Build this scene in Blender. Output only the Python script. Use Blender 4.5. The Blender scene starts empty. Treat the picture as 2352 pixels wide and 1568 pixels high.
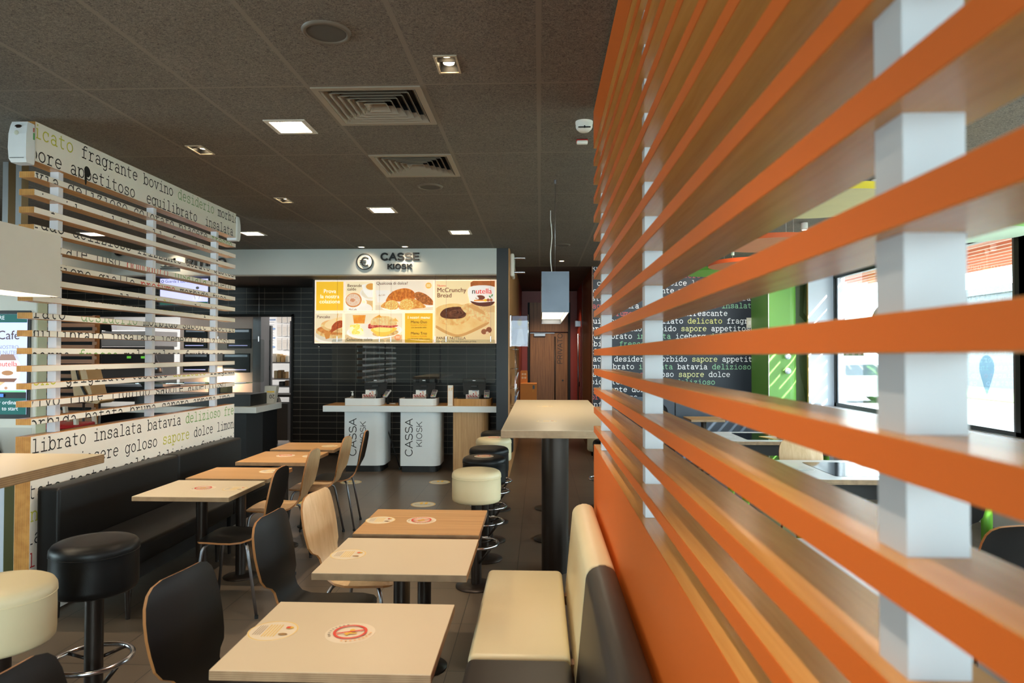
import bpy, bmesh, math, random
from mathutils import Vector, Matrix
PI = math.pi
R = math.radians
rnd = random.Random(7)
scene = bpy.context.scene
COL = scene.collection
CEIL = 2.9825

# ------------------------------------------------------------ camera, sky, sun, exposure
cam_d = bpy.data.cameras.new('camera')
cam = bpy.data.objects.new('camera', cam_d)
COL.objects.link(cam)
cam_d.sensor_width = 36.0
cam_d.lens = 36.0 * 1560.85 / 2352.0
cam_d.clip_start = 0.02
cam_d.clip_end = 200
YAW, PIT, ROL = 0.0410831, 0.0181875, 0.00154403
_f = Vector((-math.sin(YAW) * math.cos(PIT), math.cos(YAW) * math.cos(PIT), math.sin(PIT)))
_r = Vector((math.cos(YAW), math.sin(YAW), 0))
_u = _r.cross(_f)
_r2 = _r * math.cos(ROL) + _u * math.sin(ROL)
_u2 = -_r * math.sin(ROL) + _u * math.cos(ROL)
cam.matrix_world = Matrix(((_r2.x, _u2.x, -_f.x, 0.0), (_r2.y, _u2.y, -_f.y, 0.0), (_r2.z, _u2.z, -_f.z, 1.6), (0, 0, 0, 1)))
cam_d.dof.use_dof = True
cam_d.dof.focus_distance = 5.5
cam_d.dof.aperture_fstop = 5.0
scene.camera = cam

scene.view_settings.view_transform = 'Standard'
scene.view_settings.look = 'None'
scene.view_settings.exposure = 0.5
scene.view_settings.gamma = 1.0
scene.view_settings.use_curve_mapping = False

world = bpy.data.worlds.new('sky')
scene.world = world
world.use_nodes = True
bg = world.node_tree.nodes['Background']
bg.inputs[0].default_value = (0.87, 0.945, 1.0, 1)
bg.inputs[1].default_value = 18.0

def lamp(name, kind, loc, energy, color=(1, 1, 1), aim=None, **kw):
    d = bpy.data.lights.new(name, kind)
    d.energy = energy
    d.color = color
    for k, v in kw.items():
        setattr(d, k, v)
    o = bpy.data.objects.new(name, d)
    COL.objects.link(o)
    o.location = loc
    if aim is not None:
        o.rotation_euler = (Vector(aim) - Vector(loc)).to_track_quat('-Z', 'Y').to_euler()
    return o

sun = lamp('sun', 'SUN', (12, 0, 12), 70.0, (1.0, 0.95, 0.86), aim=(12 - 5.2, 7.2, 12 - 6.0), angle=R(0.55))
WARM = (1.0, 0.84, 0.64)

# light enters by these window openings (portals only guide the sky's rays)
def portal(loc, aim, sx, sy):
    o = lamp('window_portal', 'AREA', loc, 1.0, aim=aim, shape='RECTANGLE', size=sx, size_y=sy)
    o.data.cycles.is_portal = True
    return o

cy = scene.cycles
cy.use_denoising = True
cy.max_bounces = 7
cy.diffuse_bounces = 4
cy.glossy_bounces = 4
cy.transmission_bounces = 6
cy.transparent_max_bounces = 12
cy.sample_clamp_indirect = 4.0
cy.caustics_reflective = False
cy.caustics_refractive = False

# ------------------------------------------------------------ materials
def lin(c):
    return tuple((x / 255 / 12.92) if x / 255 <= 0.04045 else ((x / 255 + 0.055) / 1.055) ** 2.4 for x in c)
_mats = {}
def new_mat(name):
    m = bpy.data.materials.new(name)
    m.use_nodes = True
    nt = m.node_tree
    return m, nt, nt.nodes['Principled BSDF']
def setp(p, color=None, rough=None, metal=None, spec=None, emit=None, es=None, coat=None):
    if color is not None: p.inputs['Base Color'].default_value = (*lin(color), 1)
    if rough is not None: p.inputs['Roughness'].default_value = rough
    if metal is not None: p.inputs['Metallic'].default_value = metal
    if spec is not None: p.inputs['Specular IOR Level'].default_value = spec
    if emit is not None:
        p.inputs['Emission Color'].default_value = (*lin(emit), 1)
        p.inputs['Emission Strength'].default_value = es
    if coat is not None: p.inputs['Coat Weight'].default_value = coat
def N(nt, t, **kw):
    n = nt.nodes.new(t)
    for k, v in kw.items():
        if k.startswith('i_'):
            n.inputs[k[2:].replace('_', ' ')].default_value = v
        else:
            setattr(n, k, v)
    return n
def L(nt, a, b): nt.links.new(a, b)
def plain(color, rough=0.5, metal=0.0, spec=0.5, var=0.06, scale=6.0, bump=0.0, bscale=60.0):
    """A smooth material with a faint procedural mottling."""
    key = ('plain', color, rough, metal, spec, var, scale, bump, bscale)
    if key in _mats: return _mats[key]
    m, nt, p = new_mat('surface_%d_%d_%d' % tuple(int(x) for x in color))
    setp(p, color, rough, metal, spec)
    if var > 0:
        tc = N(nt, 'ShaderNodeTexCoord')
        nz = N(nt, 'ShaderNodeTexNoise', i_Scale=scale, i_Detail=3.0)
        L(nt, tc.outputs['Object'], nz.inputs['Vector'])
        mr = N(nt, 'ShaderNodeMapRange')
        mr.inputs['To Min'].default_value = 1 - var
        mr.inputs['To Max'].default_value = 1 + var
        L(nt, nz.outputs['Fac'], mr.inputs['Value'])
        mx = N(nt, 'ShaderNodeMix', data_type='RGBA', blend_type='MULTIPLY')
        mx.inputs['Factor'].default_value = 1
        mx.inputs['A'].default_value = (*lin(color), 1)
        L(nt, mr.outputs['Result'], mx.inputs['B'])
        L(nt, mx.outputs['Result'], p.inputs['Base Color'])
    if bump > 0:
        tc = N(nt, 'ShaderNodeTexCoord')
        nz = N(nt, 'ShaderNodeTexNoise', i_Scale=bscale, i_Detail=2.0)
        L(nt, tc.outputs['Object'], nz.inputs['Vector'])
        b = N(nt, 'ShaderNodeBump')
        b.inputs['Strength'].default_value = bump
        b.inputs['Distance'].default_value = 0.002
        L(nt, nz.outputs['Fac'], b.inputs['Height'])
        L(nt, b.outputs['Normal'], p.inputs['Normal'])
    _mats[key] = m
    return m
def wood(c1, c2, grain='x', rough=0.42, scale=1.0, spec=0.4):
    key = ('wood', c1, c2, grain, rough, scale)
    if key in _mats: return _mats[key]
    m, nt, p = new_mat('wood_grain')
    setp(p, c1, rough, 0, spec)
    tc = N(nt, 'ShaderNodeTexCoord')
    mp = N(nt, 'ShaderNodeMapping')
    s = {'x': (1.6, 38, 38), 'y': (38, 1.6, 38), 'z': (38, 38, 1.6)}[grain]
    mp.inputs['Scale'].default_value = tuple(v * scale for v in s)
    L(nt, tc.outputs['Object'], mp.inputs['Vector'])
    nz = N(nt, 'ShaderNodeTexNoise', i_Scale=1.0, i_Detail=5.0, i_Roughness=0.65, i_Distortion=0.4)
    L(nt, mp.outputs['Vector'], nz.inputs['Vector'])
    cr = N(nt, 'ShaderNodeValToRGB')
    cr.color_ramp.elements[0].position = 0.3
    cr.color_ramp.elements[0].color = (*lin(c2), 1)
    cr.color_ramp.elements[1].position = 0.72
    cr.color_ramp.elements[1].color = (*lin(c1), 1)
    L(nt, nz.outputs['Fac'], cr.inputs['Fac'])
    L(nt, cr.outputs['Color'], p.inputs['Base Color'])
    _mats[key] = m
    return m
def plywood(axis='z', c1=(200, 152, 92), c2=(150, 104, 56), per=0.0045, rough=0.5):
    """Edge of a plywood board: thin plies stacked along the axis."""
    key = ('ply', axis, c1, c2, per)
    if key in _mats: return _mats[key]
    m, nt, p = new_mat('plywood_edge')
    setp(p, c1, rough, 0, 0.35)
    tc = N(nt, 'ShaderNodeTexCoord')
    sp = N(nt, 'ShaderNodeSeparateXYZ')
    L(nt, tc.outputs['Object'], sp.inputs[0])
    ma = N(nt, 'ShaderNodeMath', operation='MULTIPLY')
    ma.inputs[1].default_value = 2 * PI / per
    L(nt, sp.outputs[axis.upper()], ma.inputs[0])
    si = N(nt, 'ShaderNodeMath', operation='SINE')
    L(nt, ma.outputs[0], si.inputs[0])
    nz = N(nt, 'ShaderNodeTexNoise', i_Scale=18.0, i_Detail=3.0)
    L(nt, tc.outputs['Object'], nz.inputs['Vector'])
    ad = N(nt, 'ShaderNodeMath', operation='MULTIPLY_ADD')
    ad.inputs[1].default_value = 0.30
    L(nt, si.outputs[0], ad.inputs[0])
    L(nt, nz.outputs['Fac'], ad.inputs[2])
    cr = N(nt, 'ShaderNodeValToRGB')
    cr.color_ramp.elements[0].position = 0.15
    cr.color_ramp.elements[0].color = (*lin(c2), 1)
    cr.color_ramp.elements[1].position = 0.8
    cr.color_ramp.elements[1].color = (*lin(c1), 1)
    L(nt, ad.outputs[0], cr.inputs['Fac'])
    L(nt, cr.outputs['Color'], p.inputs['Base Color'])
    _mats[key] = m
    return m
def metal(color=(190, 190, 195), rough=0.25):
    return plain(color, rough, 1.0, 0.5, 0.04, 20)
def glow(color, strength, sample=False):
    key = ('glow', color, strength)
    if key in _mats: return _mats[key]
    m, nt, p = new_mat('lit_surface')
    setp(p, color, 0.4, 0, 0.3, color, strength)
    m.cycles.emission_sampling = 'AUTO' if sample else 'NONE'
    _mats[key] = m
    return m
def noise2(c1, c2, scale=30.0, rough=0.6, es=0.0, stretch=(1, 1, 1), lo=0.35, hi=0.65):
    key = ('n2', c1, c2, scale, rough, es, stretch)
    if key in _mats: return _mats[key]
    m, nt, p = new_mat('mottled')
    setp(p, c1, rough, 0, 0.3)
    tc = N(nt, 'ShaderNodeTexCoord')
    mp = N(nt, 'ShaderNodeMapping')
    mp.inputs['Scale'].default_value = stretch
    L(nt, tc.outputs['Object'], mp.inputs['Vector'])
    nz = N(nt, 'ShaderNodeTexNoise', i_Scale=scale, i_Detail=4.0)
    L(nt, mp.outputs['Vector'], nz.inputs['Vector'])
    cr = N(nt, 'ShaderNodeValToRGB')
    cr.color_ramp.elements[0].position = lo
    cr.color_ramp.elements[0].color = (*lin(c1), 1)
    cr.color_ramp.elements[1].position = hi
    cr.color_ramp.elements[1].color = (*lin(c2), 1)
    L(nt, nz.outputs['Fac'], cr.inputs['Fac'])
    L(nt, cr.outputs['Color'], p.inputs['Base Color'])
    if es > 0:
        L(nt, cr.outputs['Color'], p.inputs['Emission Color'])
        p.inputs['Emission Strength'].default_value = es
        m.cycles.emission_sampling = 'NONE'
    _mats[key] = m
    return m
def glass(tint=(235, 245, 245), refl=0.10, rough=0.0):
    key = ('glass', tint, refl)
    if key in _mats: return _mats[key]
    m = bpy.data.materials.new('clear_pane')
    m.use_nodes = True
    nt = m.node_tree
    nt.nodes.clear()
    out = N(nt, 'ShaderNodeOutputMaterial')
    tr = N(nt, 'ShaderNodeBsdfTransparent')
    tr.inputs[0].default_value = (*lin(tint), 1)
    gl = N(nt, 'ShaderNodeBsdfGlossy')
    gl.inputs['Roughness'].default_value = rough
    lw = N(nt, 'ShaderNodeLayerWeight')
    lw.inputs['Blend'].default_value = 0.25
    ad = N(nt, 'ShaderNodeMath', operation='MULTIPLY_ADD')
    ad.inputs[1].default_value = 0.6
    ad.inputs[2].default_value = refl
    L(nt, lw.outputs['Facing'], ad.inputs[0])
    mx = N(nt, 'ShaderNodeMixShader')
    L(nt, ad.outputs[0], mx.inputs[0])
    L(nt, tr.outputs[0], mx.inputs[1])
    L(nt, gl.outputs[0], mx.inputs[2])
    L(nt, mx.outputs[0], out.inputs['Surface'])
    _mats[key] = m
    return m
def grid_mat(name, base, line, axes, periods, offsets, widths, rough=0.4, spec=0.5, tile_var=0.12, nscale=5.0, bump=0.25, fib=False, lrough=None):
    """Tiles on a wall, floor or ceiling: lines along two object axes, faint tone change from tile to tile."""
    m, nt, p = new_mat(name)
    setp(p, base, rough, 0, spec)
    tc = N(nt, 'ShaderNodeTexCoord')
    sp = N(nt, 'ShaderNodeSeparateXYZ')
    L(nt, tc.outputs['Object'], sp.inputs[0])
    masks, cells = [], []
    for ax, per, off, w in zip(axes, periods, offsets, widths):
        a = N(nt, 'ShaderNodeMath', operation='SUBTRACT'); a.inputs[1].default_value = off - per * 1000
        L(nt, sp.outputs[ax], a.inputs[0])
        d = N(nt, 'ShaderNodeMath', operation='DIVIDE'); d.inputs[1].default_value = per
        L(nt, a.outputs[0], d.inputs[0])
        fl = N(nt, 'ShaderNodeMath', operation='FLOOR'); L(nt, d.outputs[0], fl.inputs[0])
        fr = N(nt, 'ShaderNodeMath', operation='FRACT'); L(nt, d.outputs[0], fr.inputs[0])
        pp = N(nt, 'ShaderNodeMath', operation='PINGPONG'); pp.inputs[1].default_value = 0.5
        L(nt, fr.outputs[0], pp.inputs[0])
        lt = N(nt, 'ShaderNodeMath', operation='LESS_THAN'); lt.inputs[1].default_value = w / per / 2
        L(nt, pp.outputs[0], lt.inputs[0])
        masks.append(lt); cells.append(fl)
    mxm = N(nt, 'ShaderNodeMath', operation='MAXIMUM')
    L(nt, masks[0].outputs[0], mxm.inputs[0]); L(nt, masks[1].outputs[0], mxm.inputs[1])
    cb = N(nt, 'ShaderNodeCombineXYZ')
    L(nt, cells[0].outputs[0], cb.inputs[0]); L(nt, cells[1].outputs[0], cb.inputs[1])
    wn = N(nt, 'ShaderNodeTexWhiteNoise', noise_dimensions='2D')
    L(nt, cb.outputs[0], wn.inputs['Vector'])
    nz = N(nt, 'ShaderNodeTexNoise', i_Scale=nscale, i_Detail=6.0, i_Roughness=0.6)
    L(nt, tc.outputs['Object'], nz.inputs['Vector'])
    s1 = N(nt, 'ShaderNodeMath', operation='MULTIPLY_ADD'); s1.inputs[1].default_value = tile_var; s1.inputs[2].default_value = 1 - tile_var / 2
    L(nt, wn.outputs['Value'], s1.inputs[0])
    s2 = N(nt, 'ShaderNodeMath', operation='MULTIPLY_ADD'); s2.inputs[1].default_value = 0.35; s2.inputs[2].default_value = 0.82
    L(nt, nz.outputs['Fac'], s2.inputs[0])
    s3 = N(nt, 'ShaderNodeMath', operation='MULTIPLY'); L(nt, s1.outputs[0], s3.inputs[0]); L(nt, s2.outputs[0], s3.inputs[1])
    val = s3.outputs[0]
    hsrc = nz.outputs['Fac']
    if fib:
        mp = N(nt, 'ShaderNodeMapping'); mp.inputs['Scale'].default_value = (1, 1, 1)
        L(nt, tc.outputs['Object'], mp.inputs['Vector'])
        n2 = N(nt, 'ShaderNodeTexNoise', i_Scale=95.0, i_Detail=3.0, i_Roughness=0.7, i_Distortion=1.6)
        L(nt, mp.outputs['Vector'], n2.inputs['Vector'])
        cr = N(nt, 'ShaderNodeValToRGB')
        cr.color_ramp.elements[0].position = 0.30; cr.color_ramp.elements[0].color = (0.28, 0.28, 0.28, 1)
        cr.color_ramp.elements[1].position = 0.62; cr.color_ramp.elements[1].color = (1.25, 1.25, 1.25, 1)
        L(nt, n2.outputs['Fac'], cr.inputs['Fac'])
        s4 = N(nt, 'ShaderNodeMath', operation='MULTIPLY'); L(nt, s3.outputs[0], s4.inputs[0]); L(nt, cr.outputs['Color'], s4.inputs[1])
        val = s4.outputs[0]
        hsrc = n2.outputs['Fac']
    mc = N(nt, 'ShaderNodeMix', data_type='RGBA', blend_type='MULTIPLY'); mc.inputs['Factor'].default_value = 1
    mc.inputs['A'].default_value = (*lin(base), 1)
    L(nt, val, mc.inputs['B'])
    ml = N(nt, 'ShaderNodeMix', data_type='RGBA')
    ml.inputs['B'].default_value = (*lin(line), 1)
    L(nt, mxm.outputs[0], ml.inputs['Factor']); L(nt, mc.outputs['Result'], ml.inputs['A'])
    L(nt, ml.outputs['Result'], p.inputs['Base Color'])
    if bump > 0:
        b = N(nt, 'ShaderNodeBump'); b.inputs['Strength'].default_value = bump; b.inputs['Distance'].default_value = 0.004
        hm = N(nt, 'ShaderNodeMath', operation='MULTIPLY_ADD'); hm.inputs[1].default_value = -1.0 if not fib else 1.0
        L(nt, mxm.outputs[0], hm.inputs[0])
        if fib: L(nt, hsrc, hm.inputs[2])
        else: hm.inputs[2].default_value = 0
        L(nt, hm.outputs[0], b.inputs['Height']); L(nt, b.outputs['Normal'], p.inputs['Normal'])
    return m

M = {}
M['ceil'] = grid_mat('wood_wool_ceiling_tiles', (118, 110, 100), (126, 117, 105), 'XY', (0.6, 1.2), (-1.207, 3.446), (0.024, 0.017), 0.85, 0.2, 0.14, 3.0, 0.5, True)
M['floor'] = grid_mat('dark_floor_tiles', (98, 84, 70), (34, 29, 25), 'XY', (0.3, 0.6), (-0.467, 3.442), (0.0045, 0.0045), 0.32, 0.5, 0.16, 4.0, 0.15)
M['tile'] = grid_mat('black_wall_tiles', (38, 34, 31), (150, 138, 124), 'XZ', (0.297, 0.0985), (-0.57, 0.014), (0.003, 0.0055), 0.33, 0.35, 0.2, 4.0, 0.2)
M['white'] = plain((226, 222, 214), 0.45, var=0.02)
M['lam'] = plain((222, 203, 172), 0.34, var=0.02)            # cream white table laminate
M['offwhite'] = plain((212, 204, 192), 0.5, var=0.02)
M['black'] = plain((24, 23, 23), 0.42, var=0.1)
M['blackmat'] = plain((22, 20, 19), 0.7, var=0.1)
M['leather'] = plain((20, 19, 19), 0.42, 0.0, 0.3, var=0.08, bump=0.15, bscale=220)
M['cream'] = plain((232, 214, 172), 0.42, var=0.03, bump=0.12, bscale=200)
M['chrome'] = metal((205, 205, 210), 0.18)
M['steel'] = metal((150, 150, 155), 0.35)
M['bronze'] = plain((52, 42, 36), 0.38, 0.55, var=0.05)
M['orange'] = plain((209, 99, 28), 0.5, 0.0, 0.3, var=0.03)
M['oak'] = wood((210, 164, 108), (184, 134, 82), 'y')
M['oakx'] = wood((210, 164, 108), (184, 134, 82), 'x')
M['oakz'] = wood((208, 160, 104), (168, 118, 70), 'z')
M['slatwood'] = wood((218, 158, 88), (192, 130, 66), 'y', 0.26, 1.0, 0.45)
M['walnut'] = wood((150, 104, 62), (108, 70, 42), 'z', 0.45)
M['plyz'] = plywood('z', (178, 148, 114), (140, 112, 84), 0.0055)
M['plyx'] = plywood('x', (214, 160, 86), (160, 104, 46), 0.0062)
M['beech'] = wood((224, 190, 146), (200, 160, 114), 'z', 0.4, 0.7)
M['beechx'] = wood((220, 180, 128), (192, 148, 98), 'x', 0.4, 0.7)
M['rim'] = plain((168, 112, 62), .5, var=.1, scale=30)
M['glass'] = glass()
M['plexi'] = glass((240, 244, 244), 0.06)

# ------------------------------------------------------------ mesh builder
class MB:
    def __init__(s):
        s.v, s.f, s.mi, s.sm, s.mats = [], [], [], [], []
        s.cur = 0
        s.T = None
    def m(s, mat):
        if isinstance(mat, str): mat = M[mat]
        if mat not in s.mats: s.mats.append(mat)
        s.cur = s.mats.index(mat)
        return s
    def add(s, vs, fs, smooth=False):
        if not s.mats: s.m('white')
        o = len(s.v)
        for p in vs:
            p = Vector(p)
            if s.T is not None: p = s.T @ p
            s.v.append((p.x, p.y, p.z))
        for f in fs:
            s.f.append([i + o for i in f]); s.mi.append(s.cur); s.sm.append(smooth)
        return s
    def poly(s, pts): return s.add(pts, [list(range(len(pts)))])
    def bm(s, bm, smooth=False):
        bm.verts.ensure_lookup_table(); bm.verts.index_update()
        s.add([v.co.copy() for v in bm.verts], [[v.index for v in f.verts] for f in bm.faces], smooth)
        bm.free()
        return s
    def box(s, x0, y0, z0, x1, y1, z1, bev=0.0, seg=1, smooth=None):
        if bev <= 0:
            v = [(x0, y0, z0), (x1, y0, z0), (x1, y1, z0), (x0, y1, z0), (x0, y0, z1), (x1, y0, z1), (x1, y1, z1), (x0, y1, z1)]
            return s.add(v, [[0, 3, 2, 1], [4, 5, 6, 7], [0, 1, 5, 4], [1, 2, 6, 5], [2, 3, 7, 6], [3, 0, 4, 7]])
        b = bmesh.new()
        bmesh.ops.create_cube(b, size=1.0)
        for v in b.verts:
            v.co = Vector(((x0 + x1) / 2 + v.co.x * (x1 - x0), (y0 + y1) / 2 + v.co.y * (y1 - y0), (z0 + z1) / 2 + v.co.z * (z1 - z0)))
        bmesh.ops.bevel(b, geom=b.edges[:], offset=bev, segments=seg, profile=0.5, affect='EDGES')
        return s.bm(b, seg > 1 if smooth is None else smooth)
    def prism(s, poly, w0, w1, fn=None, caps=True, smooth=False):
        """Extrude a 2D outline from w0 to w1; fn maps (u, v, w) to space."""
        fn = fn or (lambda u, v, w: (u, v, w))
        n = len(poly)
        vs = [fn(u, v, w0) for u, v in poly] + [fn(u, v, w1) for u, v in poly]
        s.add(vs, [[i, (i + 1) % n, n + (i + 1) % n, n + i] for i in range(n)], smooth)
        if caps:
            s.add(vs, [list(range(n))[::-1], list(range(n, 2 * n))])
        return s
    def lathe(s, prof, c=(0, 0, 0), n=28, smooth=True, axis='z', a0=0.0, a1=2 * PI):
        vs, fs = [], []
        full = abs(a1 - a0 - 2 * PI) < 1e-6
        cols = n if full else n + 1
        for r, z in prof:
            for i in range(cols):
                a = a0 + (a1 - a0) * i / n
                p = (r * math.cos(a), r * math.sin(a), z)
                if axis == 'x': p = (z, r * math.cos(a), r * math.sin(a))
                if axis == 'y': p = (r * math.cos(a), z, r * math.sin(a))
                vs.append((c[0] + p[0], c[1] + p[1], c[2] + p[2]))
        for j in range(len(prof) - 1):
            for i in range(n):
                k = (i + 1) % cols
                fs.append([j * cols + i, j * cols + k, (j + 1) * cols + k, (j + 1) * cols + i])
        return s.add(vs, fs, smooth)
    def cyl(s, c, r, z0, z1, n=24, axis='z', r1=None, bev=0.0):
        r1 = r if r1 is None else r1
        s.lathe([(r, z0), (r1, z1)], c, n, True, axis)
        s.lathe([(0.0001, z0), (r, z0)], c, n, False, axis)
        return s.lathe([(r1, z1), (0.0001, z1)], c, n, False, axis)
    def tube(s, pts, r, n=8, closed=False):
        pts = [Vector(p) for p in pts]
        m = len(pts)
        vs, fs = [], []
        up = None
        for i, p in enumerate(pts):
            if closed: t = pts[(i + 1) % m] - pts[i - 1]
            else: t = pts[min(i + 1, m - 1)] - pts[max(i - 1, 0)]
            t.normalize()
            if up is None:
                up = Vector((0, 0, 1)) if abs(t.z) < 0.9 else Vector((1, 0, 0))
            a = (up - t * up.dot(t)).normalized()
            up = a
            b = t.cross(a)
            for k in range(n):
                q = 2 * PI * k / n
                vs.append(p + a * (r * math.cos(q)) + b * (r * math.sin(q)))
        for i in range(m if closed else m - 1):
            j = (i + 1) % m
            for k in range(n):
                l = (k + 1) % n
                fs.append([i * n + k, i * n + l, j * n + l, j * n + k])
        if not closed:
            fs.append(list(range(n))[::-1]); fs.append([(m - 1) * n + k for k in range(n)])
        return s.add(vs, fs, True)
    def ell(s, c, rx, ry, rz, n=16, h=10):
        vs, fs = [], []
        for j in range(h + 1):
            b = -PI / 2 + PI * j / h
            for i in range(n):
                a = 2 * PI * i / n
                vs.append((c[0] + rx * math.cos(b) * math.cos(a), c[1] + ry * math.cos(b) * math.sin(a), c[2] + rz * math.sin(b)))
        for j in range(h):
            for i in range(n):
                k = (i + 1) % n
                fs.append([j * n + i, j * n + k, (j + 1) * n + k, (j + 1) * n + i])
        return s.add(vs, fs, True)
    def build(s, name, parent=None, world=True):
        me = bpy.data.meshes.new(name)
        off = Vector((0, 0, 0))
        if world and parent is not None:
            t = parent
            while t.parent: t = t.parent
            off = Vector(t.location)
        me.from_pydata([tuple(Vector(p) - off) for p in s.v], [], s.f)
        for mt in s.mats: me.materials.append(mt)
        me.polygons.foreach_set('material_index', s.mi)
        me.polygons.foreach_set('use_smooth', s.sm)
        me.update()
        o = bpy.data.objects.new(name, me)
        COL.objects.link(o)
        if parent is not None: o.parent = parent
        return o

def tag(o, label, cat, group=None, kind=None):
    if label: o['label'] = label
    if cat: o['category'] = cat
    if group: o['group'] = group
    if kind: o['kind'] = kind
    return o
def thing(name, label, cat, loc=(0, 0, 0), rz=0.0, group=None):
    o = bpy.data.objects.new(name, None)
    COL.objects.link(o)
    o.empty_display_size = 0.1
    o.location = loc
    o.rotation_euler = (0, 0, rz)
    return tag(o, label, cat, group)
def struct(name, mb):
    o = mb.build(name)
    o['kind'] = 'structure'
    return o
def single(name, mb, label, cat, loc=(0, 0, 0), rz=0.0, group=None):
    """A thing that is one mesh, built in its own local space."""
    o = mb.build(name, None)
    o.location = loc
    o.rotation_euler = (0, 0, rz)
    return tag(o, label, cat, group)
def copy_tree(src, loc, rz=None, label=None, group=None, parent=None):
    c = src.copy()
    COL.objects.link(c)
    if parent is None:
        c.location = loc
        if rz is not None: c.rotation_euler = (0, 0, rz)
        if label: c['label'] = label
        if group: c['group'] = group
    else:
        c.parent = parent
    for ch in src.children:
        copy_tree(ch, None, parent=c)
    return c
def rrect(x0, y0, x1, y1, r, seg=6, rs=None):
    rs = rs or (r, r, r, r)
    out = []
    for (cx, cy, a), q in zip(((x0, y0, 180), (x1, y0, 270), (x1, y1, 0), (x0, y1, 90)), rs):
        if q <= 0:
            out.append((cx, cy)); continue
        ox = cx + q if cx == x0 else cx - q
        oy = cy + q if cy == y0 else cy - q
        for i in range(seg + 1):
            t = R(a + 90 * i / seg)
            out.append((ox + q * math.cos(t), oy + q * math.sin(t)))
    return out
def cells(us, vs, holes):
    """Rectangles of a panel that lie outside the holes (u0, v0, u1, v1)."""
    U = sorted(set(list(us) + [h[0] for h in holes] + [h[2] for h in holes]))
    V = sorted(set(list(vs) + [h[1] for h in holes] + [h[3] for h in holes]))
    U = [u for u in U if us[0] <= u <= us[1]]
    V = [v for v in V if vs[0] <= v <= vs[1]]
    out = []
    for a, b in zip(U[:-1], U[1:]):
        for c, d in zip(V[:-1], V[1:]):
            mu, mv = (a + b) / 2, (c + d) / 2
            if not any(h[0] < mu < h[2] and h[1] < mv < h[3] for h in holes):
                out.append((a, c, b, d))
    return out

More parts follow.
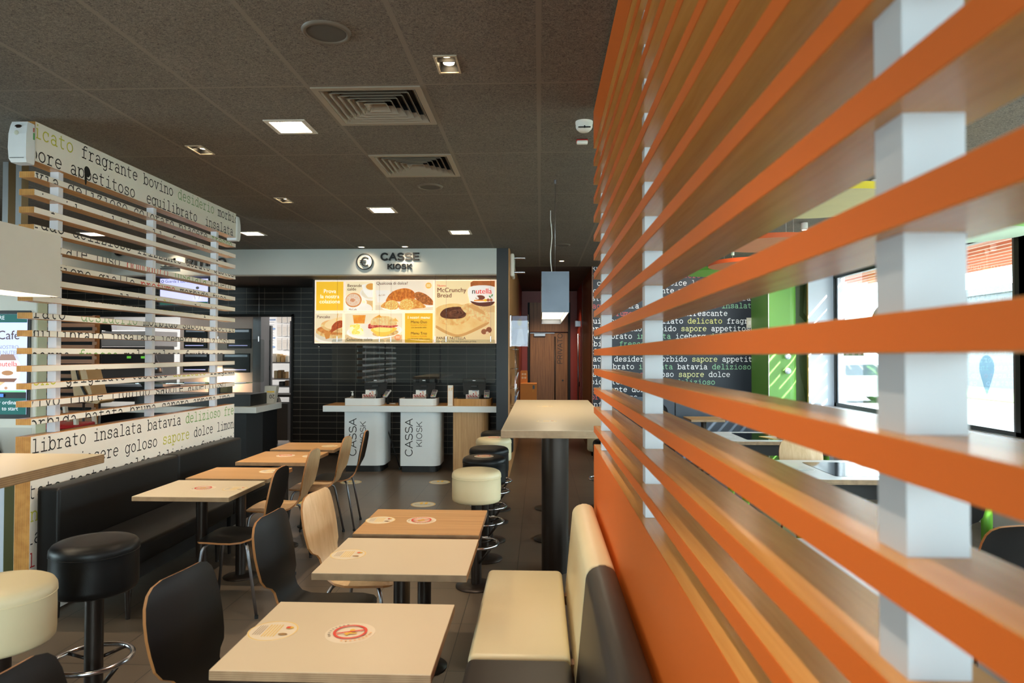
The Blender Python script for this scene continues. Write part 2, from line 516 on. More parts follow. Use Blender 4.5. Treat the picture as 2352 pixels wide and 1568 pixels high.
# ------------------------------------------------------------ lettering
def arc(cx, cy, rx, ry, a0, a1, n=None):
    n = n or max(4, int(abs(a1 - a0) / 22))
    return [(cx + rx * math.cos(R(a0 + (a1 - a0) * i / n)), cy + ry * math.sin(R(a0 + (a1 - a0) * i / n))) for i in range(n + 1)]
X_, A_, D_ = 0.49, 0.68, -0.19
def _glyphs():
    g = {}
    el = lambda cx, rx: arc(cx, X_ / 2, rx, X_ / 2, 0, 360, 16)
    g['a'] = [[(0.12, 0.40)] + arc(0.27, 0.33, 0.16, 0.16, 130, 0) + [(0.43, 0.0), (0.53, 0.0)], arc(0.26, 0.13, 0.17, 0.14, 20, 340, 14)]
    g['b'] = [[(0.02, A_), (0.12, A_), (0.12, 0), (0.02, 0)], el(0.32, 0.2)]
    g['c'] = [arc(0.31, X_ / 2, 0.21, X_ / 2, 45, 320, 12), [(0.47, 0.47), (0.47, 0.33)]]
    g['d'] = [[(0.36, A_), (0.46, A_), (0.46, 0), (0.56, 0)], el(0.26, 0.2)]
    g['e'] = [[(0.10, 0.26), (0.51, 0.26)] + arc(0.30, X_ / 2, 0.21, X_ / 2, 3, 315, 14)]
    g['f'] = [[(0.52, 0.65)] + arc(0.38, 0.53, 0.13, 0.14, 75, 180) + [(0.25, 0)], [(0.10, 0.46), (0.46, 0.46)], [(0.10, 0), (0.42, 0)]]
    g['g'] = [el(0.26, 0.2), [(0.57, 0.48), (0.46, 0.48), (0.46, -0.05)] + arc(0.29, -0.05, 0.17, 0.15, 0, -140)]
    g['h'] = [[(0.02, A_), (0.12, A_), (0.12, 0)], [(0.03, 0), (0.22, 0)], arc(0.29, 0.31, 0.17, 0.17, 165, 0) + [(0.46, 0)], [(0.37, 0), (0.56, 0)]]
    g['i'] = [[(0.14, 0.47), (0.31, 0.47), (0.31, 0)], [(0.10, 0), (0.52, 0)], [(0.30, 0.64), (0.31, 0.69)]]
    g['l'] = [[(0.14, A_), (0.31, A_), (0.31, 0)], [(0.10, 0), (0.52, 0)]]
    g['m'] = [[(0.0, 0.47), (0.08, 0.47), (0.08, 0)], [(0.01, 0), (0.16, 0)], arc(0.19, 0.36, 0.11, 0.12, 170, 0, 6) + [(0.30, 0)], [(0.25, 0), (0.37, 0)], arc(0.41, 0.36, 0.11, 0.12, 170, 0, 6) + [(0.52, 0)], [(0.46, 0), (0.60, 0)]]
    g['n'] = [[(0.02, 0.47), (0.12, 0.47), (0.12, 0)], [(0.03, 0), (0.22, 0)], arc(0.29, 0.31, 0.17, 0.17, 165, 0) + [(0.46, 0)], [(0.37, 0), (0.56, 0)]]
    g['o'] = [el(0.30, 0.215)]
    g['p'] = [[(0.02, 0.48), (0.12, 0.48), (0.12, D_)], [(0.02, D_), (0.26, D_)], el(0.32, 0.2)]
    g['q'] = [[(0.56, 0.48), (0.46, 0.48), (0.46, D_)], [(0.34, D_), (0.56, D_)], el(0.26, 0.2)]
    g['r'] = [[(0.08, 0.47), (0.20, 0.47), (0.20, 0)], [(0.08, 0), (0.40, 0)], arc(0.38, 0.28, 0.18, 0.19, 175, 55)]
    g['s'] = [[(0.47, 0.35)] + arc(0.30, 0.365, 0.16, 0.125, 40, 250, 8) + arc(0.31, 0.125, 0.18, 0.125, 70, -150, 8), [(0.47, 0.47), (0.47, 0.34)], [(0.12, 0.14), (0.12, 0.01)]]
    g['t'] = [[(0.22, 0.64), (0.22, 0.14)] + arc(0.35, 0.14, 0.13, 0.14, 180, 300), [(0.08, 0.47), (0.46, 0.47)]]
    g['u'] = [[(0.03, 0.47), (0.13, 0.47), (0.13, 0.15)] + arc(0.29, 0.16, 0.16, 0.16, 185, 330), [(0.36, 0.47), (0.46, 0.47), (0.46, 0), (0.56, 0)]]
    g['v'] = [[(0.12, 0.47), (0.30, 0.0), (0.48, 0.47)], [(0.03, 0.47), (0.22, 0.47)], [(0.38, 0.47), (0.57, 0.47)]]
    g['z'] = [[(0.13, 0.36), (0.13, 0.47), (0.46, 0.47), (0.11, 0.0), (0.48, 0.0), (0.48, 0.12)]]
    return g
GL = _glyphs()
def clip(poly, x0, x1, y0, y1):
    for ax, lim, keep in ((0, x0, 1), (0, x1, -1), (1, y0, 1), (1, y1, -1)):
        if not poly: return poly
        out = []
        for i in range(len(poly)):
            a, b = poly[i - 1], poly[i]
            ia, ib = (a[ax] - lim) * keep >= 0, (b[ax] - lim) * keep >= 0
            if ia != ib:
                t = (lim - a[ax]) / (b[ax] - a[ax])
                out.append((a[0] + (b[0] - a[0]) * t, a[1] + (b[1] - a[1]) * t))
            if ib: out.append(b)
        poly = out
    return poly
def type_polys(text, x, y, size, wgt=0.055):
    """Typewriter lettering as convex pieces."""
    out = []
    h = wgt / 2
    for ch in text:
        for si, st in enumerate(GL.get(ch, [])):
            for i in range(len(st) - 1):
                (ax, ay), (bx, by) = st[i], st[i + 1]
                d = math.hypot(bx - ax, by - ay)
                if d < 1e-6: continue
                tx, ty = (bx - ax) / d * h, (by - ay) / d * h
                ax, ay, bx, by = ax - tx * .6, ay - ty * .6, bx + tx * .6, by + ty * .6
                q = [(ax - ty, ay + tx), (bx - ty, by + tx), (bx + ty, by - tx), (ax + ty, ay - tx)]
                out.append((si * 3 + i % 3, [(x + u * size, y + v * size) for u, v in q]))
        x += 0.6 * size
    return out
def caps_strokes(ch):
    ov = arc(.36, .36, .31, .36, 0, 360, 28)
    S = [(.53, .56)] + arc(.30, .53, .22, .18, 20, 200, 8) + arc(.29, .18, .25, .18, 40, -160, 9)
    return {'C': (.72, [arc(.38, .36, .32, .36, 42, 318, 20)]), 'A': (.66, [[(.02, 0), (.33, .72), (.64, 0)], [(.14, .25), (.52, .25)]]),
     'S': (.62, [arc(.31, .54, .24, .175, 25, 270, 10) + arc(.31, .18, .27, .185, 90, -155, 12)]), 'E': (.60, [[(.56, .72), (.08, .72), (.08, 0), (.57, 0)], [(.08, .375), (.52, .375)]]),
     'K': (.64, [[(.08, .72), (.08, 0)], [(.58, .72), (.08, .25)], [(.26, .42), (.60, 0)]]), 'I': (.24, [[(.12, .72), (.12, 0)]]), 'O': (.74, [ov]),
     'R': (.66, [[(.08, 0), (.08, .72), (.38, .72)] + arc(.38, .54, .19, .18, 80, -90, 8) + [(.08, .36)], [(.38, .36), (.58, 0)]]), 'P': (.62, [[(.08, 0), (.08, .72), (.36, .72)] + arc(.36, .53, .20, .19, 80, -90, 8) + [(.08, .34)]]),
     'T': (.58, [[(.02, .72), (.56, .72)], [(.29, .72), (.29, 0)]]), 'V': (.62, [[(.02, .72), (.31, 0), (.60, .72)]]), ' ': (.3, [])}[ch]
def caps(text, size, wgt=.08, gap=.04):
    """Even-stroked capital lettering: convex pieces and the total width."""
    out, x = [], 0.0
    h = wgt / 2
    for ch in text:
        w, sts = caps_strokes(ch)
        for st in sts:
            for i in range(len(st) - 1):
                (ax, ay), (bx, by) = st[i], st[i + 1]
                ay, by = h + ay * (1 - wgt / .72), h + by * (1 - wgt / .72)
                d = math.hypot(bx - ax, by - ay)
                if d < 1e-6: continue
                tx, ty = (bx - ax) / d * h, (by - ay) / d * h
                e = .75 if len(st) < 6 or i in (0, 1) and len(st) < 14 else .4
                ax, ay, bx, by = ax - tx * e, ay - ty * e, bx + tx * e, by + ty * e
                out.append([((x + u) * size, v * size) for u, v in ((ax - ty, ay + tx), (bx - ty, by + tx), (bx + ty, by - tx), (ax + ty, ay - tx))])
        x += w + gap
    return out, x * size
_tc = {}
def sans(text, bold=0.0, extrude=0.0):
    """Sans lettering: (vertices, faces, width) at size 1, baseline 0."""
    key = (text, bold, extrude)
    if key in _tc: return _tc[key]
    c = bpy.data.curves.new('lettering', 'FONT')
    c.body = text
    c.size = 1.0
    c.resolution_u = 3
    c.offset = bold
    c.extrude = extrude
    o = bpy.data.objects.new('lettering', c)
    me = bpy.data.meshes.new_from_object(o)
    vs = [tuple(v.co) for v in me.vertices]
    fs = [list(p.vertices) for p in me.polygons]
    w = max([v[0] for v in vs] or [0])
    bpy.data.objects.remove(o); bpy.data.curves.remove(c); bpy.data.meshes.remove(me)
    _tc[key] = (vs, fs, w)
    return _tc[key]

class Art:
    """Flat print on a surface: shapes in layers a fraction of a millimetre apart."""
    def __init__(s, mb, o, u, v, n, step=0.0003):
        s.mb, s.o, s.u, s.v, s.n, s.step, s.k = mb, Vector(o), Vector(u), Vector(v), Vector(n), step, 1
        s.clipr = None
        s.smooth = False
    def at(s, x, y): return s.o + s.u * x + s.v * y + s.n * (s.step * s.k)
    def poly(s, pts, mat, layer=True):
        if s.smooth and 6 <= len(pts) <= 15:
            q, n = [], len(pts)
            for i in range(n):
                p0, p1, p2, p3 = [Vector(pts[(i + k) % n]) for k in (-1, 0, 1, 2)]
                for k in range(5):
                    t = k / 5
                    q.append(tuple(.5 * (2 * p1 + (p2 - p0) * t + (2 * p0 - 5 * p1 + 4 * p2 - p3) * t * t + (3 * p1 - p0 - 3 * p2 + p3) * t ** 3)))
            pts = q
        if s.clipr: pts = clip(list(pts), *s.clipr)
        if len(pts) < 3: return s
        if layer: s.k += 1
        s.mb.m(mat)
        s.mb.add([s.at(*p) for p in pts], [list(range(len(pts)))])
        return s
    def rect(s, x0, y0, x1, y1, mat): return s.poly([(x0, y0), (x1, y0), (x1, y1), (x0, y1)], mat)
    def ell(s, cx, cy, rx, ry, mat, rot=0, n=28, a0=0, a1=360):
        pts = []
        for i in range(n):
            a = R(a0 + (a1 - a0) * i / (n if a1 - a0 == 360 else n - 1))
            x, y = rx * math.cos(a), ry * math.sin(a)
            pts.append((cx + x * math.cos(R(rot)) - y * math.sin(R(rot)), cy + x * math.sin(R(rot)) + y * math.cos(R(rot))))
        return s.poly(pts, mat)
    def ring(s, cx, cy, r0, r1, mat, n=40, asp=1.0):
        s.k += 1
        s.mb.m(mat)
        a = [(math.cos(2 * PI * i / n), math.sin(2 * PI * i / n)) for i in range(n)]
        vs = [s.at(cx + r0 * c, cy + r0 * d * asp) for c, d in a] + [s.at(cx + r1 * c, cy + r1 * d * asp) for c, d in a]
        s.mb.add(vs, [[i, (i + 1) % n, n + (i + 1) % n, n + i] for i in range(n)])
        return s
    def line(s, x0, y0, x1, y1, w, mat):
        d = math.hypot(x1 - x0, y1 - y0)
        tx, ty = (x1 - x0) / d * w / 2, (y1 - y0) / d * w / 2
        return s.poly([(x0 - ty, y0 + tx), (x1 - ty, y1 + tx), (x1 + ty, y1 - tx), (x0 + ty, y0 - tx)], mat)
    def text(s, t, x, y, size, mat, align='l', bold=0.0, flip=1, rot=0, sx=1.0):
        if bold:
            q = bold * size * .55
            for d in (-1, 0, 1):
                s.text(t, x + d * q, y, size, mat, align, 0.0, flip, rot, sx)
            return s
        vs, fs, w = sans(t, 0.0)
        s.k += 1
        s.mb.m(mat)
        ox = {'l': 0, 'c': -w / 2, 'r': -w}[align]
        out = []
        for p in vs:
            a, b = (p[0] + ox) * size * sx, p[1] * size * flip
            if rot: a, b = a * math.cos(R(rot)) - b * math.sin(R(rot)), a * math.sin(R(rot)) + b * math.cos(R(rot))
            out.append(s.at(x + a, y + b))
        s.mb.add(out, fs)
        return s
    def caps(s, t, x, y, size, mat, wgt=.08, rot=0):
        s.k += 1
        s.mb.m(mat)
        for q in caps(t, size, wgt)[0]:
            c, d = math.cos(R(rot)), math.sin(R(rot))
            s.mb.add([s.at(x + u * c - v * d, y + u * d + v * c) for u, v in q], [[0, 1, 2, 3]])
        return s
    def typed(s, t, x, y, size, mat, bounds=None, wgt=0.055):
        s.k += 1
        s.mb.m(mat)
        for d, q in type_polys(t, x, y, size, wgt):
            if bounds: q = clip(q, *bounds)
            if len(q) > 2: s.mb.add([s.at(*p) + s.n * (.00008 * d) for p in q], [list(range(len(q)))])
        s.k -= 1
        return s
# ------------------------------------------------------------ the setting
PANELS = [(-1.517, 4.06), (-1.517, 6.46), (-3.311, 7.68), (-0.907, 7.675), (-5.172, 7.65), (-1.517, 1.66), (-3.311, 1.4), (0.9, 8.4), (2.1, 4.4), (2.1, 7.2)]
SPOTS = [(-0.442, 3.205), (-2.306, 4.50), (-2.306, 6.007), (-0.442, 0.9)]
VENTS = [(-1.207, 3.446), (-1.207, 4.646)]
holes = [(x - .11, y - .11, x + .11, y + .11) for x, y in PANELS] + [(x - .048, y - .092, x + .048, y + .092) for x, y in SPOTS]
holes += [(x + .045, y + .045, x + .555, y + .555) for x, y in VENTS]
b = MB().m('ceil')
for a, c, d, e in cells((-9.0, 4.35), (-4.15, 10.76), holes):
    b.poly([(a, c, CEIL), (a, e, CEIL), (d, e, CEIL), (d, c, CEIL)])
b.box(-9.1, -4.25, CEIL + .25, 4.4, 16.2, CEIL + .35)  # unseen roof slab added above the tiles to stop light leaking in
struct('ceiling', b)
b = MB().m(plain((66, 54, 46), 0.85))  # darker brown than the main ceiling: the corridor's darkness is in the colour
b.box(-.56, 10.76, CEIL, .95, 15.1, CEIL + .02)
struct('ceiling_corridor', b)
b = MB().m('floor').box(-9.1, -4.2, -.12, 4.3, 16.2, 0)
struct('floor', b)

# tiled back wall with the wide opening into the kitchen
b = MB().m('tile')
for a, c, d, e in cells((-9.0, -0.568), (0.0, 2.9), [(-8.6, -1, -3.965, 2.215)]):
    b.box(a, 10.76, c, d, 10.90, e)
struct('wall_back', b)
b = MB().m('blackmat')
b.box(-3.985, 10.735, 0, -3.955, 10.9, 2.235)
b.box(-8.6, 10.735, 2.195, -3.955, 10.9, 2.235)
struct('trim_1', b)
# pale fascia above the counters, returning along the far side
b = MB().m(plain((186, 188, 184), 0.55, var=0.02))
b.box(-5.74, 8.86, 2.644, -.568, 8.93, CEIL)
b.box(-5.81, 5.2, 2.644, -5.74, 8.93, CEIL)
b.m(plain((150, 140, 128), 0.5)).box(-5.74, 8.855, 2.63, -.568, 8.94, 2.646)
b.m('blackmat').box(-9, 8.93, 2.66, -.568, 10.76, CEIL - .01)
struct('trim_2', b)
# dark end pier and the wood-clad corridor
b = MB().m(plain((22, 23, 27), 0.5)).box(-.568, 8.86, 0, -.414, 10.9, CEIL)
struct('wall_pier', b)
b = MB().m(wood((196, 146, 96), (160, 110, 66), 'z', 0.5)).box(-.414, 8.87, 0, -.398, 13.0, CEIL)
b.m(plain((120, 34, 20), 0.5)).box(-.414, 13.0, 0, -.40, 15.0, CEIL)
b.m('blackmat').box(-.568, 10.9, 0, -.414, 15.1, CEIL)
struct('wall_corridor', b)
RED = plain((126, 34, 18), 0.45)
b = MB().m(RED)
for a, c, d, e in cells((-.42, .95), (0, CEIL), [(-.25, -1, .655, 2.08)]):
    b.box(a, 15.0, c, d, 15.12, e)
b.m('walnut').box(-.25, 14.985, 2.09, .655, 15.0, CEIL - .25)
b.m('blackmat').box(-.27, 14.97, 0, -.225, 15.0, CEIL - .25).box(.615, 14.97, 0, .665, 15.0, CEIL - .25)
b.m('blackmat').box(-.42, 15.12, 0, .95, 15.2, CEIL).box(.832, 13.0, 0, .95, 15.2, CEIL)  # black backing added to block sky light leaking round the door
struct('wall_end', b)
b = MB().m(wood((124, 78, 42), (84, 50, 26), 'z', 0.4)).box(.816, 10.74, 0, .832, 13.1, CEIL)
b.m(RED).box(.816, 13.1, 0, .832, 15.0, CEIL)
b.m(plain((70, 46, 30), 0.4)).box(.81, 13.06, 0, .822, 13.12, CEIL)
struct('wall_corridor_side', b)
# door at the end of the corridor
dr = struct('door_1', MB().m('walnut').box(-.215, 14.95, .01, .605, 14.995, 2.06))
mb = MB().m('black'); mb.tube([(.33, 14.93, .35), (.33, 14.93, 1.98)], .014, 8)
for z in (.5, 1.85): mb.tube([(.33, 14.95, z), (.33, 14.93, z)], .01, 6)
mb.build('door_handle', dr)
mb = MB().m('steel').box(-.13, 14.9, 1.985, .12, 14.95, 2.045, .006).box(-.215, 14.925, 2.05, .32, 14.94, 2.062)
mb.build('door_closer', dr)
mb = MB()
Art(mb, (.495, 14.948, 1.38), (1, 0, 0), (0, 0, 1), (0, -1, 0)).caps('PRIVATO', 0, 0, .155, M['black'], .075, 90)
mb.m('black').cyl((.50, 14.945, 1.02), .02, -.004, .004, 12, 'y')
mb.build('door_lettering', dr)
d2 = struct('door_2', MB().m(RED).box(.79, 13.35, .01, .815, 14.4, 2.12))
mb = MB().m('steel'); mb.tube([(.755, 13.45, .5), (.755, 13.45, 2.0)], .016, 8)
for z in (.6, 1.95): mb.tube([(.79, 13.45, z), (.755, 13.45, z)], .01, 6)
mb.build('door_handle', d2)
mb = MB().m('black').box(.755, 13.55, .95, .79, 13.68, 1.05, .01)
mb.build('door_lock', d2)

# slate-blue wall with typewriter words
WORDS = ['equilibrato fuso liquido morbido tostato', 'delizioso colorato piacere fresco rucola', 'caldo frizzante dolce lattuga dorato',
 'dolce sapore fragrante mela goloso pera', 'stato equilibrato colorato dolce dorato', 'stagione cura naturale pomodoro insalata',
 'profumo ghiotto rinfrescante', 'quilibrato caramellato delicato fragrante', 'perla liquido morbido sapore appetitoso',
 'quilibrato insalata iceberg deliziosa', 'abbina fresco mela goloso frutta', 'fiore tostato grigliato', 'vivace desiderio morbido sapore appetitoso',
 'quilibrato insalata batavia delizioso', 'stato piacere goloso sapore dolce', 'morbido tostato caldo delizioso', 'frizzante dorato fuso insalata', 'mora tenero limone', 'infranto colorato']
TINT = {'delizioso': (140, 196, 150), 'deliziosa': (140, 196, 150), 'fresco': (130, 190, 140), 'insalata': (140, 196, 150), 'delicato': (220, 216, 120), 'sapore': (222, 220, 150), 'piacere': (214, 90, 92), 'pomodoro': (214, 90, 92), 'profumo': (220, 90, 90), 'stagione': (214, 80, 80), 'mora': (200, 80, 80)}
b = MB().m(plain((25, 29, 41), 0.4, 0.0, 0.3, 0.05, 2.0)).box(.816, 10.76, .74, 3.62, 10.9, CEIL)
b.m(plain((34, 36, 42), 0.4)).box(.816, 10.74, 0, 4.22, 10.9, .74)
art = Art(b, (.83, 10.7595, 0), (1, 0, 0), (0, 0, 1), (0, -1, 0), .0006)
for i, row in enumerate(WORDS):
    x = (-0.05, -.12, .0, -.2, -.02, -.14, -.24, -.06, -.1)[i % 9]
    z = 2.92 - .1195 * i
    if i == 6: x = .16
    for wd in row.split(' '):
        col = TINT.get(wd, (246, 246, 248))
        if wd in ('piacere', 'fresco', 'ghiotto', 'desiderio', 'tenero', 'caldo'): x += .066
        art.typed(wd, x, z, .112, plain(col, .5, var=0), (-.012, 2.52, .7, 2.97), .078)
        x += (len(wd) + 1) * .0672
struct('wall_words', b)
# green pier, printed wall, window wall
b = MB().m(plain((104, 156, 66), 0.45, var=0.02))
b.prism(rrect(3.30, 9.95, 3.722, 10.76, .02, 6, (.012, .12, 0, 0)), 0, CEIL, smooth=False)
b.m('white').box(3.292, 9.94, 0, 3.302, 9.955, CEIL)
struct('wall_green', b)
b = MB().m(plain((228, 234, 200), 0.6, var=0.02)).box(3.62, 10.70, .74, 4.22, 10.9, CEIL)
art = Art(b, (3.935, 10.699, 0), (.6, 0, 0), (0, 0, 1), (0, -1, 0))
g2 = plain((170, 186, 140), 0.6, var=0); g3 = plain((190, 204, 160), .6, var=0)
art.poly([(.16, 2.75), (.30, 2.75), (.24, 2.25), (.40, 2.12), (.40, 2.02), (.14, 2.2)], g2)
art.poly([(.1, 1.7), (.4, 1.7), (.4, .8), (.3, .8)], g2)
art.ell(.3, 1.42, .17, .38, g3, 8)
art.rect(.22, 1.86, .40, 1.95, plain((176, 120, 60), .6, var=0))
art.poly([(.22, 1.95), (.40, 1.95), (.40, 2.0), (.24, 1.98)], plain((60, 80, 60), .6, var=0))
art.line(.385, 2.0, .392, 2.75, .012, plain((216, 176, 60), .6, var=0))
struct('wall_printed', b)
b = MB().m(plain((216, 222, 234), 0.5, var=0.02)).box(3.852, 9.92, .0, 4.22, 9.97, CEIL)
b.m(plain((196, 150, 90), .5)).box(3.846, 9.925, 0, 3.8525, 9.965, CEIL)
struct('wall_pier_white', b)
WINS = [(6.13, 9.90), (2.20, 5.97), (-1.73, 2.04)]
hw = [(a, .86, c, 2.74) for a, c in WINS]
b = MB().m(plain((214, 220, 230), 0.55, var=0.02))
for a, c, d, e in cells((-4.1, 10.9), (0, CEIL), hw):
    b.box(4.2, a, c, 4.36, d, e)
struct('wall_right', b)
b = MB().m(plain((206, 208, 214), 0.3)).box(4.03, -3.9, .825, 4.22, 10.0, .862, .004)
struct('trim_3', b)
FR = plain((30, 29, 28), 0.4)
for i, (a, c) in enumerate(WINS):
    b = MB().m(FR)
    x0, x1 = 4.20, 4.27
    b.box(x0, a - .085, .862, x1, a, 2.74).box(x0, c, .862, x1, c + .0, 2.74)
    b.box(x0, a, .862, x1, c, .915).box(x0, a, 2.68, x1, c, 2.74)
    b.box(x0, a, .862, x1, a + .06, 2.74).box(x0, c - .06, .862, x1, c, 2.74)
    b.m('steel').box(x0 + .01, c - .115, .915, x1 - .01, c - .075, 2.68).box(x0 + .01, a + .075, .915, x1 - .01, a + .10, 2.68)
    w = struct('window_%d' % (i + 1), b)
    g = MB().m('glass').box(4.232, a + .06, .915, 4.238, c - .06, 2.68)
    g.build('window_pane', w)
    portal((4.45, (a + c) / 2, 1.8), (0, (a + c) / 2, 1.8), c - a, 1.9)
# glazed front behind the camera and the far side wall
RW = [(-4.05, -3.92), (-1.25, 1.35), (1.6, 3.95)]
b = MB().m(plain((190, 186, 180), 0.6))
for a, c, d, e in cells((-9.0, 4.36), (0, CEIL), [(a, .35, c, 2.75) for a, c in RW]):
    b.box(a, -4.2, c, d, -4.05, e)
struct('wall_front', b)
for i, (a, c) in enumerate(RW):
    b = MB().m(FR)
    b.box(a, -4.16, .35, a + .06, -4.08, 2.75).box(c - .06, -4.16, .35, c, -4.08, 2.75).box(a, -4.16, .35, c, -4.08, .41).box(a, -4.16, 2.69, c, -4.08, 2.75)
    w = struct('window_%d' % (i + 4), b)
    MB().m('glass').box(a + .06, -4.125, .41, c - .06, -4.119, 2.69).build('window_pane', w)
    portal(((a + c) / 2, -4.3, 1.55), ((a + c) / 2, 0, 1.55), c - a, 2.4)
LW = [(0.5, 3.9)]
b = MB().m(plain((150, 144, 136), 0.6))
for a, c, d, e in cells((-4.2, 14.2), (0, CEIL + .05), [(a, .35, c, 2.75) for a, c in LW]):
    b.box(-9.15, a, c, -9.0, d, e)
struct('wall_left', b)
for i, (a, c) in enumerate(LW):
    b = MB().m(FR)
    b.box(-9.11, a, .35, -9.03, a + .06, 2.75).box(-9.11, c - .06, .35, -9.03, c, 2.75).box(-9.11, a, .35, -9.03, c, .41).box(-9.11, a, 2.69, -9.03, c, 2.75)
    w = struct('window_%d' % (i + 8), b)
    MB().m('glass').box(-9.075, a + .06, .41, -9.069, c - .06, 2.69).build('window_pane', w)
    portal((-9.25, (a + c) / 2, 1.55), (0, (a + c) / 2, 1.55), c - a, 2.4)
# kitchen shell
b = MB().m(plain((200, 204, 206), 0.5)).box(-9.0, 14.0, 0, -.57, 14.15, CEIL)
b.m(plain((190, 192, 194), 0.5)).box(-.75, 10.9, 0, -.568, 14.0, CEIL)
struct('wall_kitchen', b)
b = MB().m(plain((206, 208, 206), 0.6)).box(-9.0, 10.9, 2.75, -.57, 14.0, 2.8)
struct('ceiling_kitchen', b)

# outside: sunlit forecourt, louvres over the windows, a low pale building and a parked car
b = MB().m(plain((120, 116, 112), 0.8, var=0.05, scale=.6)).box(4.4, -30, -.25, 60, 45, -.15)
b.m(plain((120, 140, 90), .9)).box(17, -30, -.15, 21, 45, -.09)
struct('ground_outside', b)
t = thing('sunshade', 'red-brown timber louvre sunshade over the windows outside', 'sunshade', (4.42, 4.0, 2.72))
b = MB().m(wood((168, 96, 60), (130, 70, 40), 'y'))
for k in range(9):
    b.box(4.46 + k * .16, -4, 2.70, 4.50 + k * .16, 10.8, 2.82)
b.build('louvre', t)
for y in (-1.8, 2.1, 6.05, 9.95): MB().m(FR).box(4.37, y - .03, 2.83, 5.95, y + .03, 2.90).build('bracket', t)
t = thing('low_building', 'pale flat-roofed building with small dark windows across the road', 'building', (30, 26, -.15))
b = MB().m(plain((104, 106, 110), .7)).box(24, -10, -.15, 40, 44, 5.0)
b.build('wall', t)
b = MB().m(plain((84, 86, 90), .6)).box(23.7, -10.2, 4.8, 40, 44.2, 5.2)
b.build('roof', t)
for k in range(10):
    MB().m(plain((60, 66, 76), .2)).box(23.96, 2 + k * 4, 3.2, 24.02, 3.0 + k * 4, 4.3).build('window', t)
t = thing('parked_car', 'small white car parked outside beyond the farthest window', 'car', (11.4, 25.6, -.15))
b = MB().m(plain((92, 94, 98), .25))
side = [(-2.0, .25), (-2.05, .62), (-1.85, .86), (-1.2, .98), (-.75, 1.42), (.5, 1.46), (1.25, 1.02), (1.9, .9), (2.05, .6), (2.0, .25)]
b.prism([(u, v) for u, v in side], -.85, .85, lambda u, v, w: (11.4 + u, 25.6 + w, -.15 + v))
b.build('body', t)
b = MB().m(plain((40, 46, 52), .1))
b.prism([(-.98, 1.0), (-.66, 1.36), (.46, 1.39), (1.0, 1.02)], -.86, .86, lambda u, v, w: (11.4 + u, 25.6 + w, -.15 + v))
b.build('side_window', t)
for sx in (-1.3, 1.3):
    for sy in (-.8, .8):
        MB().m('black').cyl((11.4 + sx, 25.6 + sy, .15), .31, -.1, .1, 20, 'y').m('steel').cyl((11.4 + sx, 25.6 + sy, .15), .18, -.11, .11, 16, 'y').build('wheel', t)
t = MB().m(glass((220, 237, 246), .01))
pts = [(0, -.23)] + [(.11 * math.cos(R(a)), .045 + .12 * math.sin(R(a))) for a in range(-25, 206, 15)]
t.prism(pts, 0, .001, lambda u, v, w: (w, u, v))
single('balloon_decal', t, 'pale blue teardrop balloon sticker on the window pane beside the black mullion', 'sticker', (4.228, 6.62, 1.43))
t = MB().m(plain((240, 236, 226), .5))
t.ell((0, 0, .28), .004, .27, .30, 16, 10)
t.m(plain((214, 190, 120), .5))
for k in (-.18, -.06, .06, .18): t.ell((-.002, k, .28), .004, .035, .29 * math.sqrt(1 - (k / .27) ** 2), 10, 10)
t.m(plain((150, 110, 60), .5)).box(-.003, -.05, -.14, .001, .05, -.06)
single('balloon_decal', t, 'striped hot air balloon sticker on the farthest window pane', 'sticker', (4.227, 8.62, 1.62))
t = MB().m(plain((120, 170, 130), .5)).prism([(-.3, 0), (.3, 0), (.22, .2), (-.2, .24)], 0, .002, lambda u, v, w: (-w, u, v))
t.m(plain((232, 240, 232), .5))
for k in range(3): t.prism([(-.22 + k * .18, .01), (-.14 + k * .18, .01), (-.12 + k * .16, .2), (-.18 + k * .16, .2)], .002, .003, lambda u, v, w: (-w, u, v))
single('awning_decal', t, 'green and white striped awning sticker on the farthest window pane', 'sticker', (4.227, 9.35, 1.58))
# ------------------------------------------------------------ slatted screens
SZ = [1.105 + .105 * k for k in range(1, 16)]      # tops of the fifteen slats
ROWS = {14: 'delicato fragrante bovino desiderio morbido', 13: 'sapore appetitoso  equilibrato  insalata', 12: 'novia delizioso colorato piacere fresco', 11: 'liquido morbido caldo fuso dolce pera',
 10: 'grado delizioso frizzante dorato gustoso', 9: 'naturale fuso pomodoro insalata tenero', 8: 'stagione giallo profumo morbido fuso', 7: 'librato caramellato delicato liquido', 6: 'dorato  desiderio morbido sapore appetito',
 5: 'equilibrato insalata iceberg delizioso', 4: 'sbarra fresco mela goloso frutta non', 3: 'buono grigliato tostato delicato fragrante', 2: 'vivo fiore liquido sapore appetitoso', 1: 'morbida batata bruna sapore appena uno',
 0: 'equilibrato insalata batavia delizioso fresco', -1: 'rosato piacere goloso sapore dolce limone', -2: 'stato tostato caldo delizioso fuso insalata', -3: 'confettura dolce morbido', -4: 'latte tenero fresco dolce', -5: 'oliva dorato', -6: 'fusa mela'}
STINT = {'delicato': (206, 200, 70), 'desiderio': (140, 172, 120), 'fresco': (120, 168, 90), 'pomodoro': (214, 60, 40), 'insalata': (20, 19, 19), 'delizioso': (20, 19, 19), 'sapore': (20, 19, 19), 'confettura': (200, 196, 60), 'oliva': (190, 40, 36), 'buono': (200, 196, 60), 'profumo': (214, 60, 40)}
INK = plain((20, 19, 19), .5, var=0)
